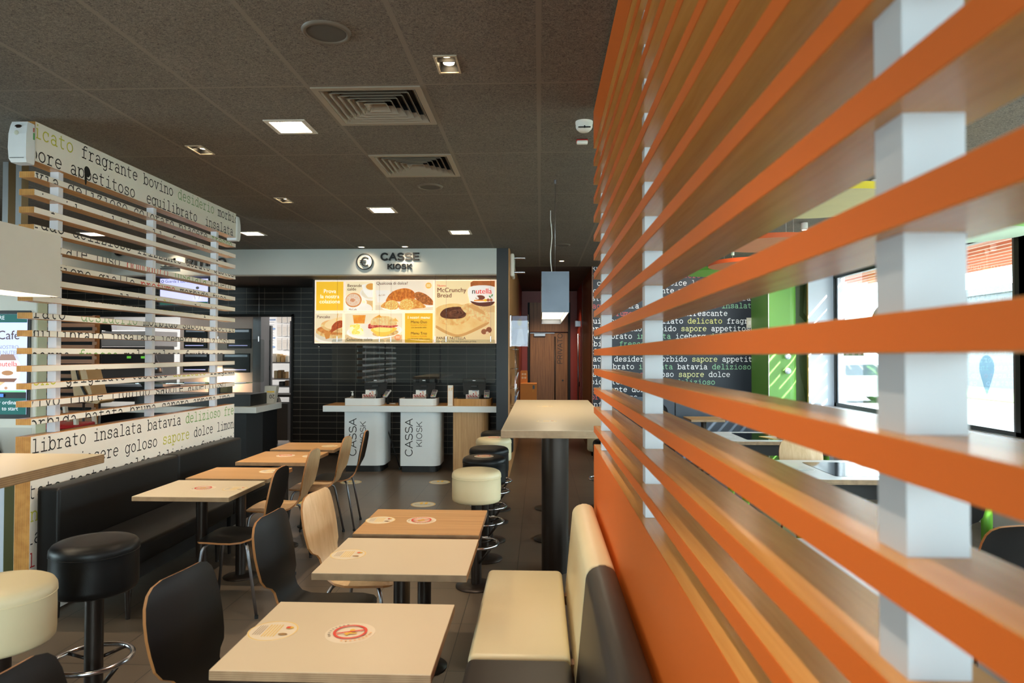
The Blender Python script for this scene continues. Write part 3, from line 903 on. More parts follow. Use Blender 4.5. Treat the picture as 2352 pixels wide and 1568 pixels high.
def screen_words(b, X, z0, z1):
    art = Art(b, (X, 0, 0), (0, 1, 0), (0, 0, 1), (1, 0, 0), .0004)
    for k, row in ROWS.items():
        z = 1.008 + .1340 * k
        if z - .03 > z1 or z + .085 < z0: continue
        y = {14: 3.67, 13: 3.71, 0: 3.62, -1: 3.76, 9: 3.82, 5: 3.79, 7: 3.74}.get(k, 3.76 + .05 * ((k * 7) % 3))
        for wd in row.split(' '):
            if wd:
                col = STINT.get(wd)
                if k == 9 and wd == 'insalata' or k == 0 and wd == 'delizioso': col = (120, 168, 90)
                if k == -1 and wd == 'sapore': col = (200, 196, 60)
                art.typed(wd, y, z, .1167, plain(col, .5, var=0) if col else INK, (3.905, 6.565, z0 + .0005, z1 - .0005), .064)
            if k == 13 and wd == 'appetitoso':
                art.ell(y + .165, z + .052, .030, .036, INK, 20).ell(y + .15, z + .01, .012, .05, INK)
            y += (len(wd) + 1) * .07
LAM = plain((242, 235, 224), .38, var=.02)
t = thing('slatted_screen', 'white slatted room divider printed with food words behind the black banquette', 'screen', (-3.05, 5.24, 0))
X0, X1, Y0, Y1 = -3.095, -3.0, 3.9, 6.57
def wboard(name, z0, z1, par):
    b = MB().m('plyx').box(X0, Y0, z0, X1 - .0015, Y1, z1)
    b.m(LAM).box(X1 - .0015, Y0 + .0005, z0 + .0005, X1, Y1 - .0005, z1 - .0005)
    b.box(X0 - .0015, Y0 + .0005, z0 + .0005, X0, Y1 - .0005, z1 - .0005)
    b.m('slatwood')
    b.box(X0 + .001, Y0 + .001, z0 - .0006, X1 - .002, Y1 - .001, z0)
    b.box(X0 + .001, Y0 + .001, z1, X1 - .002, Y1 - .001, z1 + .0006)
    screen_words(b, X1, z0, z1)
    return b.build(name, par)
wboard('top_board', 2.742, CEIL - .004, t)
wboard('bottom_board', .012, 1.105, t)
for z in SZ: wboard('slat', z - .035, z, t)
for y in (4.14, 5.19, 6.23):
    b = MB().m(plain((226, 228, 234), .4))
    b.box(-3.085, y, 1.107, -3.03, y + .042, 2.741)
    b.build('post', t)

t = thing('slatted_screen', 'tall orange slatted room divider with white posts beside the cream bench', 'screen', (.35, 1.4, 0))
X0, X1, Y0, Y1 = .30, .3985, -1.3, 3.80
def oboard(name, z0, z1, par):
    b = MB().m('slatwood').box(X0 + .0015, Y0, z0, X1 - .0015, Y1, z1)
    b.m('orange').box(X0, Y0 + .0005, z0 + .001, X0 + .0015, Y1 - .0005, z1 - .001)
    b.box(X1 - .0015, Y0 + .0005, z0 + .001, X1, Y1 - .0005, z1 - .001)
    b.m('plyx').box(X0 + .001, Y1, z0, X1 - .001, Y1 + .0008, z1)
    return b.build(name, par)
oboard('top_board', 2.752, CEIL - .021, t)
oboard('bottom_board', .012, 1.098, t)
for k in range(1, 16):
    z = 1.095 + .1062 * k
    oboard('slat', z - .035, z, t)
for y in (-.87, .605, 2.08, 3.545):
    b = MB().m(plain((184, 186, 190), .4))
    b.box(.32, y, 1.099, .374, y + .050, 2.751)
    b.build('post', t)
t.location.z = .0075
t.rotation_euler.x = -.0031      # the screen leans a hair off level

# ------------------------------------------------------------ chairs
PROF = [(.182, .437), (.174, .446), (.154, .452), (.095, .455), (.03, .452), (-.04, .449), (-.10, .451), (-.145, .461), (-.178, .484), (-.197, .515), (-.207, .548), (-.213, .570), (-.218, .590), (-.224, .62), (-.233, .67), (-.243, .72), (-.253, .77), (-.262, .812), (-.269, .845), (-.274, .864), (-.277, .874)]
WID = [.118, .150, .176, .193, .199, .196, .180, .150, .118, .106, .106, .122, .158, .176, .184, .187, .184, .176, .160, .136, .095]
def chair_shell(b, face, rim):
    n = 10
    th = .0055
    top, bot = [], []
    for i, ((x, z), w) in enumerate(zip(PROF, WID)):
        a = Vector(PROF[min(i + 1, len(PROF) - 1)]) - Vector(PROF[max(i - 1, 0)])
        a.normalize()
        nx, nz = (a.y, -a.x)
        back = max(0, min(1, (z - .5) / .12))
        rt, rb = [], []
        for j in range(n + 1):
            t = -1 + 2 * j / n
            y = w * t
            dish = (.026 * back + .006 * (1 - back)) * (t * t - .3) * (w / .19) ** 2
            px, pz = x - nx * dish, z - nz * dish
            rt.append((px - nx * th, y, pz - nz * th)); rb.append((px + nx * th, y, pz + nz * th))
        top.append(rt); bot.append(rb)
    R_, C_ = len(PROF), n + 1
    for rows in (top, bot):
        vs = [p for r in rows for p in r]
        b.m(face).add(vs, [[i * C_ + j, i * C_ + j + 1, (i + 1) * C_ + j + 1, (i + 1) * C_ + j] for i in range(R_ - 1) for j in range(n)], True)
    loop = [(0, j) for j in range(n + 1)] + [(i, n) for i in range(1, R_)] + [(R_ - 1, j) for j in range(n - 1, -1, -1)] + [(i, 0) for i in range(R_ - 2, 0, -1)]
    vs = [top[i][j] for i, j in loop] + [bot[i][j] for i, j in loop]
    m = len(loop)
    b.m(rim).add(vs, [[k, (k + 1) % m, m + (k + 1) % m, m + k] for k in range(m)], False)
def make_chair(face, label, loc, rz, group):
    t = thing('cafe_chair', label, 'chair', loc, rz, group)
    b = MB(); chair_shell(b, face, 'rim'); b.build('seat_shell', t, False)
    for sx, sy in ((1, 1), (1, -1), (-1, 1), (-1, -1)):
        b = MB().m('steel')
        x0 = .03 if sx > 0 else -.06
        x1, x2 = (.135, .185) if sx > 0 else (-.13, -.205)
        pts = [(x0, sy * .03, .434), (x0 + (x1 - x0) * .55, sy * .105, .434)]
        c, e = Vector((x1, sy * .165, .434)), Vector((x2, sy * .205, .0))
        for k in range(7):
            q = k / 6
            p0 = Vector((x0 + (x1 - x0) * .62, sy * .115, .434)); p2 = c + (e - c) * .13
            pts.append(tuple(p0 * (1 - q) ** 2 + c * 2 * q * (1 - q) + p2 * q * q))
        pts.append(tuple(e + Vector((0, 0, .014))))
        b.tube(pts, .0095, 8)
        leg = b.build('leg', t, False)
        MB().m('black').cyl((e.x, e.y, 0), .012, 0, .02, 10).build('glide', leg, False)
    b = MB().m('black').cyl((-.015, 0, 0), .055, .4265, .4445, 16)
    b.build('mounting_plate', t, False)
    return t
BLK = plain((17, 14, 13), .46, 0.0, .25, .08)
def chair_at(proto, bx, by, deg, label):
    a = R(deg)
    return (bx + .235 * math.cos(a), by + .235 * math.sin(a), 0), a
G1, G2 = 'chairs along the row of tables by the banquette', 'chairs along the middle row of tables'
l, a = chair_at(None, -1.155, 2.235, -8, '')
cb = make_chair(BLK, 'black moulded plywood chair at the nearest white table, closest one seen whole', l, a, G2)
l, a = chair_at(None, -1.14, 3.57, -6.5, '')
cl = make_chair('beech', 'pale plywood chair facing the wooden table of the middle row', l, a, G2)
for src, bx, by, deg, lab, g in ((cb, -1.185, 3.07, -3, 'black plywood chair at the middle white table, before the pale one', G2), (cb, -1.18, 1.50, -5, 'black plywood chair cut off by the bottom of the frame beside the front table', G2),
        (cb, -1.695, 4.275, 184, 'black plywood chair at the white table by the banquette', G1), (cl, -1.755, 5.09, 183, 'pale plywood chair behind the black one, nearer of two pale ones by the banquette tables', G1),
        (cl, -1.725, 5.865, 182, 'pale plywood chair farther back at the banquette tables, in front of a black one', G1), (cb, -1.67, 6.31, 187, 'black plywood chair farthest back, in front of the first white counter pod', G1)):
    l, a = chair_at(None, bx, by, deg, lab)
    copy_tree(src, l, a, lab, g)

# ------------------------------------------------------------ tables
def make_table(top, label, x0, y0, x1, y1, group, grain=None):
    cx, cy_ = (x0 + x1) / 2, (y0 + y1) / 2
    t = thing('cafe_table', label, 'table', (cx, cy_, 0), 0, group)
    hx, hy = (x1 - x0) / 2, (y1 - y0) / 2
    b = MB().m('plyz').box(-hx, -hy, .712, hx, hy, .7385, .002)
    b.m(top).box(-hx + .001, -hy + .001, .7385, hx - .001, hy - .001, .74)
    b.build('table_top', t, False)
    MB().m('bronze').cyl((0, 0, 0), .035, .012, .70, 20).box(-.13, -.13, .70, .13, .13, .712).build('pedestal', t, False)
    bb = MB().m('bronze')
    bb.lathe([(.0001, 0), (.118, 0), (.118, .006), (.06, .016), (.036, .02)], (0, 0, 0), 28)
    base = bb.build('base', t, False)
    return t
GT1, GT2 = 'small tables along the banquette', 'small tables of the middle row'
LAM2 = M['lam']
make_table(LAM2, 'white square table nearest along the black banquette', -2.45, 4.0, -1.855, 4.535, GT1)
make_table('oakx', 'wooden table just behind the white one along the banquette', -2.44, 4.60, -1.86, 5.06, GT1)
make_table('oakx', 'wooden table third along the banquette, with a prohibition sticker', -2.41, 5.30, -1.85, 5.90, GT1)
make_table('oakx', 'wooden table at the far end of the banquette', -2.42, 6.02, -1.84, 6.50, GT1)
make_table(LAM2, 'white plywood-edged table in the foreground beside the cream bench', -.898, 1.825, -.291, 2.338, GT2)
make_table(LAM2, 'white plywood-edged table between the foreground one and the wooden one', -.895, 2.645, -.283, 3.158, GT2)
make_table('oakx', 'wooden topped table in front of the white bar stool', -.895, 3.23, -.288, 3.745, GT2)

# round stickers
YEL = plain((240, 190, 60), .5, var=0); RED2 = plain((226, 70, 50), .5, var=0); STW = plain((238, 222, 196), .4, var=0); GRY = plain((176, 160, 138), .5, var=0)
def info_sticker(label, x, y, z, g, rz=0.0):
    b = MB().m(STW).cyl((0, 0, 0), .076, 0, .0006, 36)
    a = Art(b, (0, 0, .0006), (1, 0, 0), (0, 1, 0), (0, 0, 1), .00015)
    a.ring(0, 0, .071, .075, plain((240, 206, 120), .5, var=0))
    for k in range(5): a.rect(-.012 + .009 * k - .01, -.045, -.012 + .009 * k - .006, .045, plain((240, 204, 120), .5, var=0))
    for k in range(4): a.rect(-.052 + .007 * k, -.035, -.050 + .007 * k, .035, GRY)
    a.ell(.045, .022, .012, .009, YEL).rect(.034, .016, .046, .03, RED2)
    a.ell(.040, -.028, .014, .008, plain((190, 150, 90), .5, var=0)).rect(.027, -.030, .054, -.026, plain((110, 70, 40), .5, var=0))
    return single('table_sticker', b, label, 'sticker', (x, y, z), rz, g)
def no_sticker(label, x, y, z, g, rz=0.0):
    b = MB().m(STW).cyl((0, 0, 0), .076, 0, .0006, 36)
    a = Art(b, (0, 0, .0006), (1, 0, 0), (0, 1, 0), (0, 0, 1), .00015)
    for k in range(9):
        q = R(100 + k * 12); a.line(.060 * math.cos(q), .060 * math.sin(q), .068 * math.cos(q), .068 * math.sin(q), .006, GRY)
    for k in range(9):
        q = R(250 + k * 12); a.line(.060 * math.cos(q), .060 * math.sin(q), .068 * math.cos(q), .068 * math.sin(q), .006, plain((240, 190, 130), .5, var=0))
    a.ell(.006, .012, .008, .008, YEL).line(-.012, -.022, .008, .012, .010, YEL).line(-.018, -.01, .02, -.014, .008, YEL)
    a.ring(0, 0, .044, .052, RED2).line(-.046, -.008, .046, .008, .007, RED2)
    return single('prohibition_sticker', b, label, 'sticker', (x, y, z), rz, g)
gs, gn = 'round information stickers', 'round prohibition stickers'
info_sticker('round cream information sticker on the foreground table', -.826, 2.092, .7401, gs)
info_sticker('round cream information sticker on the second white table', -.820, 2.896, .7401, gs)
info_sticker('round cream information sticker on the wooden table by the stools', -.823, 3.499, .7401, gs)
info_sticker('round cream information sticker on the white banquette table', -1.937, 4.263, .7401, gs)
info_sticker('round cream sticker on the wooden table behind the white one', -1.97, 4.904, .7401, gs)
info_sticker('round cream sticker on the third banquette table, half behind a pale chair', -1.917, 5.648, .7401, gs)
info_sticker('round cream sticker on the farthest banquette table', -1.955, 6.267, .7401, gs)
no_sticker('red crossed-circle sticker on the foreground table', -.583, 2.088, .7401, gn, .2)
no_sticker('red crossed-circle sticker on the wooden table by the stools', -.61, 3.5, .7401, gn)
no_sticker('red crossed-circle sticker on the white banquette table', -2.145, 4.267, .7401, gn, .3)
no_sticker('red crossed-circle sticker on the third banquette table', -2.141, 5.661, .7401, gn)
no_sticker('red crossed-circle sticker on the black stool behind the white one', -.435, 5.30, .8016, gn)
no_sticker('red crossed-circle sticker on the cream stool fourth along the bar table', -.44, 6.49, .8016, gn)
info_sticker('round cream sticker near the front of the long bar table', .05, 5.06, 1.1002, gs)
info_sticker('round cream sticker towards the far end of the long bar table', .05, 6.5, 1.1002, gs)
def floor_sticker(label, x, y):
    b = MB().m(plain((206, 196, 170), .4, var=0)).cyl((0, 0, 0), .132, 0, .001, 40)
    a = Art(b, (0, 0, .001), (1, 0, 0), (0, 1, 0), (0, 0, 1), .0002)
    a.ring(0, 0, .118, .130, plain((214, 170, 90), .5, var=0))
    for s_ in (-1, 1):
        a.ell(s_ * .026, .055, .018, .034, YEL).ell(s_ * .024, .015, .014, .014, YEL)
    for k in range(10): a.rect(-.085 + .017 * k, -.045 + .01 * abs(k - 4.5) / 4.5, -.074 + .017 * k, -.026 + .01 * abs(k - 4.5) / 4.5, plain((120, 110, 90), .5, var=0))
    return single('floor_sticker', b, label, 'sticker', (x, y, .0002), 0, 'round footprint stickers on the floor')
floor_sticker('round footprint floor sticker behind the wooden middle table', -1.238, 7.206)
floor_sticker('round footprint floor sticker in front of the counter, closer to the second pod', -1.247, 8.457)
floor_sticker('round footprint floor sticker under the farthest black chair', -2.35, 8.40)
floor_sticker('round footprint floor sticker between the pale chairs', -2.546, 7.164)

# ------------------------------------------------------------ bar stools
def make_stool(mat, label, x, y, group):
    t = thing('bar_stool', label, 'stool', (x, y, 0), 0, group)
    b = MB().m(mat)
    b.lathe([(.0001, .800), (.10, .800), (.145, .797), (.160, .789), (.169, .775), (.171, .760), (.168, .748), (.169, .70), (.169, .62), (.167, .598), (.158, .588), (.12, .585), (.0001, .585)], (0, 0, 0), 44)
    seat = b.build('seat', t, False)
    MB().m(mat).tube([(.1695 * math.cos(2 * PI * k / 40), .1695 * math.sin(2 * PI * k / 40), .752) for k in range(40)], .0022, 6, True).build('piping', seat, False)
    MB().m('bronze').cyl((0, 0, 0), .0365, .02, .586, 22).build('pole', t, False)
    ring = MB().m('chrome').tube([(.150 * math.cos(2 * PI * k / 44), .150 * math.sin(2 * PI * k / 44) - .02, .30) for k in range(44)], .0115, 10, True).build('foot_ring', t, False)
    b = MB().m('bronze')
    b.tube([(.02, -.02, .16), (.105, -.115, .288)], .009, 8).tube([(.03, .02, .29), (.11, .075, .30)], .008, 6).tube([(-.03, .02, .29), (-.11, .075, .30)], .008, 6)
    b.build('strut', ring, False)
    MB().m('bronze').lathe([(.0001, 0), (.142, 0), (.142, .008), (.08, .018), (.037, .024)], (0, 0, 0), 32).build('base', t, False)
    return t
GS = 'bar stools along the long bar table'
sw = make_stool('cream', 'cream leather bar stool in front of the stool row, behind the wooden table', -.437, 4.70, GS)
sb = make_stool('leather', 'black leather bar stool second in the row, with a crossed-circle sticker', -.434, 5.32, GS)
for src, x, y, lab, g in ((sb, -.437, 5.85, 'black leather bar stool in the middle of the row of five', GS), (sw, -.440, 6.49, 'cream leather bar stool fourth in the row, with a sticker', GS), (sb, -.440, 7.02, 'black leather bar stool last in the row, half behind the bar table', GS),
        (sb, .665, 6.40, 'black leather bar stool on the screen side of the bar table', GS), (sw, .665, 7.18, 'cream leather bar stool on the screen side of the bar table', GS),
        (sb, -1.909, 2.86, 'black leather bar stool in the foreground before the banquette', 'bar stools in the foreground'), (sw, -1.885, 2.315, 'cream leather bar stool cut by the frame edge, under the near bar table', 'bar stools in the foreground')):
    copy_tree(src, (x, y, 0), 0.4 if y < 3 else 0.0, lab, g)

# ------------------------------------------------------------ bar tables
t = thing('bar_table', 'long cream-topped bar table on dark columns beside the orange screen', 'table', (.12, 5.9, 0))
b = MB().m('plyz').box(-.255, 4.44, 1.05, .52, 7.41, 1.0985, .003)
b.m(LAM2).box(-.254, 4.441, 1.0985, .519, 7.409, 1.10)
b.build('table_top', t)
MB().m('bronze').cyl((.113, 5.06, 0), .1, .0, 1.05, 32).build('column', t)
for y in (5.92, 7.08):
    c = MB().m('bronze').cyl((.115, y, 0), .042, .02, 1.05, 20).build('column', t)
    MB().m('bronze').lathe([(.0001, 0), (.168, 0), (.168, .008), (.09, .02), (.043, .024)], (.115, y, 0), 32).build('base', c)
t = thing('bar_table', 'cream-topped bar table at the near left with a thick plywood edge', 'table', (-2.46, 2.2, 0))
t['label'] = 'cream-topped bar table with thick plywood edge under the white box pendant'
b = MB().m(plywood('z', (180, 140, 98), (146, 110, 76), .009)).box(-2.76, 1.1, 1.056, -2.16, 3.30, 1.0985, .003)
b.m(LAM2).box(-2.759, 1.101, 1.0985, -2.161, 3.299, 1.10)
b.build('table_top', t)
for y in (1.5, 2.75):
    c = MB().m('bronze').cyl((-2.52, y, 0), .042, .02, 1.056, 20).build('column', t)
    MB().m('bronze').lathe([(.0001, 0), (.168, 0), (.168, .008), (.09, .02), (.043, .024)], (-2.52, y, 0), 32).build('base', c)

# ------------------------------------------------------------ banquette and benches
def banquette(label, y0, y1, mat):
    t = thing('banquette', label, 'bench', (-2.7, (y0 + y1) / 2, 0), 0, 'black banquette units against the printed screen')
    MB().m(mat).box(-2.985, y0, .27, -2.845, y1, .80, .022, 4).build('backrest', t)
    MB().m(mat).box(-2.845, y0 + .002, .33, -2.395, y1 - .002, .455, .025, 4).build('seat', t)
    MB().m('blackmat').box(-2.93, y0 + .03, .23, -2.44, y1 - .03, .33).build('frame', t)
    for y in (y0 + .1, y1 - .1):
        for x in (-2.92, -2.48):
            MB().m('bronze').lathe([(.013, 0), (.024, .23)], (x, y, 0), 12).build('leg', t)
    return t
banquette('black leather banquette unit in front, nearer the black bar stool', 3.925, 5.262, 'leather')
banquette('black leather banquette unit farther back, ending near the pickup counter', 5.268, 6.40, 'leather')
def bench(label, y0, y1, mat):
    t = thing('bench', label, 'bench', (.02, (y0 + y1) / 2, 0), 0, 'upholstered benches against the orange screen')
    b = MB().m(mat).box(-.275, y0 + .001, .355, .118, y1 - .001, .455, .028, 4)
    b.build('seat', t)
    b = MB().m(mat)
    sec = rrect(0, 0, .115, .47, .03, 5, (.02, .02, .045, .045))
    tb = bmesh.new()
    lo = [tb.verts.new((.133 + u + .045 * v / .47 - .006 * math.sin(PI * v / .47), y0 + .001, .335 + v)) for u, v in sec]
    hi = [tb.verts.new((.133 + u + .045 * v / .47 - .006 * math.sin(PI * v / .47), y1 - .001, .335 + v)) for u, v in sec]
    n = len(sec)
    for i in range(n): tb.faces.new((lo[i], lo[(i + 1) % n], hi[(i + 1) % n], hi[i]))
    c0 = tb.faces.new(lo[::-1]); c1 = tb.faces.new(hi)
    ed = [e for e in tb.edges if (e.link_faces[0] in (c0, c1)) or (len(e.link_faces) > 1 and e.link_faces[1] in (c0, c1))]
    bmesh.ops.bevel(tb, geom=ed, offset=.014, segments=3, profile=.5, affect='EDGES')
    b.bm(tb, True)
    b.build('backrest', t)
    MB().m('blackmat').box(-.25, y0 + .03, .30, .11, y1 - .03, .355).box(-.22, y0 + .05, .0, .10, y1 - .05, .10).box(-.20, y0 + .06, .1, .08, y1 - .06, .30).build('frame', t)
    MB().m('walnut').box(.10, y0 + .12, .33, .145, y0 + .17, .375).box(.10, y1 - .17, .33, .145, y1 - .12, .375).build('bracket', t)
    return t
bench('cream leather bench against the orange screen', 2.592, 3.64, 'cream')
bench('black leather bench in the near corner against the orange screen', 1.45, 2.584, plain((52, 46, 42), .45, var=.05))

# ------------------------------------------------------------ pendants
def pendant(label, x0, x1, y0, y1, z0, z1, mat, wires, cord, power):
    t = thing('pendant_lamp', label, 'lamp', ((x0 + x1) / 2, (y0 + y1) / 2, z0), 0, 'long box pendants over the bar tables')
    b = MB().m(mat)
    w = .006
    b.box(x0, y0, z0, x0 + w, y1, z1).box(x1 - w, y0, z0, x1, y1, z1).box(x0 + w, y0, z0, x1 - w, y0 + w, z1).box(x0 + w, y1 - w, z0, x1 - w, y1, z1).box(x0 + w, y0 + w, z1 - w, x1 - w, y1 - w, z1)
    b.build('shade', t)
    MB().m(glow((255, 236, 190), 3.0, True)).box(x0 + .01, y0 + .01, z0 + .05, x1 - .01, y1 - .01, z0 + .056).build('diffuser', t)
    for y in wires:
        xm = (x0 + x1) / 2
        MB().m('steel').tube([(xm, y, z1), (xm, y, CEIL)], .0016, 6).cyl((xm, y, 0), .009, CEIL - .03, CEIL, 10).build('suspension_wire', t)
    xm = (x0 + x1) / 2 - .012
    pts = [(xm + .008 * math.sin(k * 1.3), cord + .006 * math.cos(k * 1.1), z1 + (CEIL - z1) * k / 9) for k in range(10)]
    MB().m('white').tube(pts, .0042, 6).build('cord', t)
    lamp('pendant_light', 'AREA', ((x0 + x1) / 2, (y0 + y1) / 2, z0 + .04), power, WARM, aim=((x0 + x1) / 2, (y0 + y1) / 2, 0), shape='RECTANGLE', size=x1 - x0 - .03, size_y=y1 - y0 - .03)
    return t
pendant('dark steel box pendant hanging over the long bar table', .012, .227, 5.30, 7.32, 1.923, 2.243, plain((84, 88, 96), .36, .6, var=.22, scale=6), (5.39, 7.22), 6.55, 6)
pendant('white box pendant hanging over the near bar table', -2.82, -2.595, 1.55, 3.57, 1.905, 2.235, plain((206, 200, 190), .45), (1.65, 2.9), 2.3, 8)
# ------------------------------------------------------------ ceiling fittings
def panel(label, x, y):
    t = thing('ceiling_light', label, 'light', (x, y, CEIL), 0, 'square recessed ceiling lights')
    b = MB().m(plain((208, 200, 188), .35))
    for a, c, d, e in cells((-.125, .125), (-.125, .125), [(-.098, -.098, .098, .098)]):
        b.box(x + a, y + c, CEIL - .006, x + d, y + e, CEIL)
    b.build('frame', t)
    MB().m(glow((255, 232, 196), 40.0, True)).box(x - .098, y - .098, CEIL - .003, x + .098, y + .098, CEIL + .02).build('diffuser', t)
    return t
for (x, y), lab in zip(PANELS, ('square ceiling light beside the nearer air diffuser', 'square ceiling light in front of the kiosk counter, middle of the three in a line', 'square ceiling light before the fascia, beyond the printed screen', 'square ceiling light nearest the dark pier', 'square ceiling light seen through the printed screen',
        'unseen square ceiling light above and behind the foreground white table', 'unseen square ceiling light above the cream stool and near bar table', 'square ceiling light before the word wall', 'square ceiling light among the discs', 'square ceiling light between coloured discs')):  # the two foreground panels are unseen, kept to light the near tables
    panel(lab, x, y)
def spot2(label, x, y, one=False):
    t = thing('twin_spotlight', label, 'light', (x, y, CEIL), 0, 'recessed rectangular spotlights')
    b = MB().m(plain((196, 182, 158), .3, .3))
    for a, c, d, e in cells((-.055, .055), (-.10, .10), [(-.045, -.088, .045, .088)]):
        b.box(x + a, y + c, CEIL - .006, x + d, y + e, CEIL)
    b.build('frame', t)
    b = MB().m(plain((9, 8, 8), .5))
    for a, c, d, e in ((-.047, -.09, -.044, .09), (.044, -.09, .047, .09), (-.047, -.09, .047, -.087), (-.047, .087, .047, .09)):
        b.box(x + a, y + c, CEIL - .001, x + d, y + e, CEIL + .07)
    b.box(x - .047, y - .09, CEIL + .07, x + .047, y + .09, CEIL + .075)
    b.box(x - .044, y - .004, CEIL + .01, x + .044, y + .004, CEIL + .07)
    b.build('housing', t)
    for k in (-.045, .045):
        MB().m(glow((255, 226, 180), 16.0, True)).lathe([(.0001, CEIL + .020), (.026, CEIL + .022), (.028, CEIL + .03)], (x, y + k, 0), 20).build('bulb', t)
    lamp('spot_light', 'SPOT', (x, y, CEIL - .02), 90, WARM, aim=(x, y, 0), spot_size=R(75), spot_blend=.7, shadow_soft_size=.04)
    return t
for (x, y), lab in zip(SPOTS, ('twin spotlight overhead in front of the nearer air diffuser', 'twin spotlight above the black banquette', 'twin spotlight farther back over the banquette tables', 'unseen twin spotlight nearest the orange screen, behind the foreground table')):  # the last spotlight is unseen, kept to light the near tables
    spot2(lab, x, y)
def downlight(label, x, y, aim=None):
    t = thing('downlight', label, 'light', (x, y, CEIL), 0, 'small round ceiling downlights')
    MB().m('chrome').lathe([(.034, -.001), (.044, -.006), (.050, -.004), (.052, 0)], (x, y, CEIL), 24).build('rim', t)
    MB().m(glow((255, 222, 176), 12.0)).cyl((x, y, CEIL), .034, -.003, -.001, 20).build('bulb', t)
    if aim: lamp('sign_spot', 'SPOT', (x, y, CEIL - .015), 9, (1, .80, .55), aim=aim, spot_size=R(110), spot_blend=1.0, shadow_soft_size=.03)
    return t
downlight('small round downlight above the euro symbol', -2.315, 8.70, (-2.25, 8.86, 2.60))
downlight('small round downlight above the kiosk lettering', -1.743, 8.685, (-1.72, 8.86, 2.60))
downlight('small round downlight at the mouth of the corridor', .322, 10.10)
downlight('small round downlight above the pickup sign', -4.85, 8.68, (-4.8, 8.86, 2.60))
lamp('corridor_spot', 'SPOT', (.32, 10.1, CEIL - .02), 30, WARM, aim=(.3, 11.5, 0), spot_size=R(80), spot_blend=.7)
downlight('small round downlight deep in the corridor before the door', .2, 13.4)
lamp('corridor_spot', 'SPOT', (.2, 13.4, CEIL - .02), 110, WARM, aim=(.2, 14.6, 0), spot_size=R(100), spot_blend=.8)
def speaker(label, x, y):
    t = thing('ceiling_speaker', label, 'speaker', (x, y, CEIL), 0, 'round ceiling speakers')
    MB().m(plain((98, 88, 76), .5)).lathe([(.084, -.004), (.088, -.012), (.100, -.010), (.105, 0)], (x, y, CEIL), 40).build('rim', t)
    MB().m(plain((74, 70, 64), .7, bump=.3, bscale=500)).lathe([(.0001, -.007), (.084, -.006)], (x, y, CEIL), 40).build('grille', t)
speaker('round ceiling speaker nearest, ahead of the air diffusers', -.918, 2.861)
speaker('round ceiling speaker behind the second air diffuser', -.908, 5.562)
speaker('round ceiling speaker beyond the dark pendant', .279, 8.608)
def diffuser(label, x, y):
    t = thing('air_diffuser', label, 'vent', (x + .3, y + .3, CEIL), 0, 'square ceiling air diffusers')
    G = plain((142, 130, 114), .45)
    b = MB().m(G)
    for a, c, d, e in cells((.012, .588), (.012, .588), [(.045, .045, .555, .555)]):
        b.box(x + a, y + c, CEIL - .008, x + d, y + e, CEIL + .0)
    b.build('frame', t)
    cx, cyy = x + .3, y + .3
    for i, h in enumerate((.252, .214, .176, .138, .100, .062)):
        b = MB().m(G)
        q = h - .031
        zt, zb = CEIL + .030, CEIL - .009
        o = [(cx - h, cyy - h, zb), (cx + h, cyy - h, zb), (cx + h, cyy + h, zb), (cx - h, cyy + h, zb)]
        n = [(cx - q, cyy - q, zt), (cx + q, cyy - q, zt), (cx + q, cyy + q, zt), (cx - q, cyy + q, zt)]
        o2 = [(p[0], p[1], p[2] + .003) for p in o]
        b.add(o + n, [[k, (k + 1) % 4, 4 + (k + 1) % 4, 4 + k] for k in range(4)])
        b.add(o + [(p[0] * .994 + cx * .006, p[1] * .994 + cyy * .006, p[2] + .003) for p in o], [[k, (k + 1) % 4, 4 + (k + 1) % 4, 4 + k] for k in range(4)])
        if i == 5: b.add(n, [[0, 1, 2, 3]])
        b.build('vane', t)
    MB().m('blackmat').box(x + .045, y + .045, CEIL + .10, x + .555, y + .555, CEIL + .11).box(x + .04, y + .04, CEIL + .001, x + .046, y + .56, CEIL + .1).box(x + .554, y + .04, CEIL + .001, x + .56, y + .56, CEIL + .1).box(x + .04, y + .04, CEIL + .001, x + .56, y + .046, CEIL + .1).box(x + .04, y + .554, CEIL + .001, x + .56, y + .56, CEIL + .1).build('duct', t)
diffuser('square louvred air diffuser in the ceiling, nearer of the two', *VENTS[0])
diffuser('square louvred air diffuser in the ceiling, farther of the two', *VENTS[1])
t = thing('smoke_detector', 'white round smoke detector on the ceiling beside the orange screen', 'detector', (.262, 4.04, CEIL))
MB().m('white').lathe([(.0001, -.012), (.052, -.012), (.052, 0)], (.262, 4.04, CEIL), 28).build('base', t)
MB().m('white').lathe([(.050, -.012), (.050, -.032), (.044, -.045), (.030, -.058), (.0001, -.060)], (.262, 4.04, CEIL), 28).build('head', t)
MB().m('black').box(.225, 3.99, CEIL - .048, .297, 4.0, CEIL - .043).box(.258, 3.988, CEIL - .05, .266, 4.0, CEIL - .038).build('grille', t)
t = thing('fire_indicator', 'small white fire indicator box with red base behind the smoke detector', 'alarm', (.271, 4.38, CEIL))
MB().m(plain((190, 30, 26), .4)).box(.234, 4.36, CEIL - .022, .308, 4.40, CEIL, .004).build('base', t)
MB().m('white').box(.236, 4.345, CEIL - .034, .306, 4.38, CEIL - .012, .006, 2).build('lens', t)
t = thing('dome_camera', 'black dome camera under the corner of the pale fascia', 'camera', (-5.55, 8.72, CEIL))
MB().m('white').lathe([(.075, 0), (.075, -.04), (.06, -.05)], (-5.55, 8.72, CEIL), 24).build('housing', t)
MB().m(plain((8, 8, 8), .1)).ell((-5.55, 8.72, CEIL - .045), .06, .06, .06).build('dome', t)

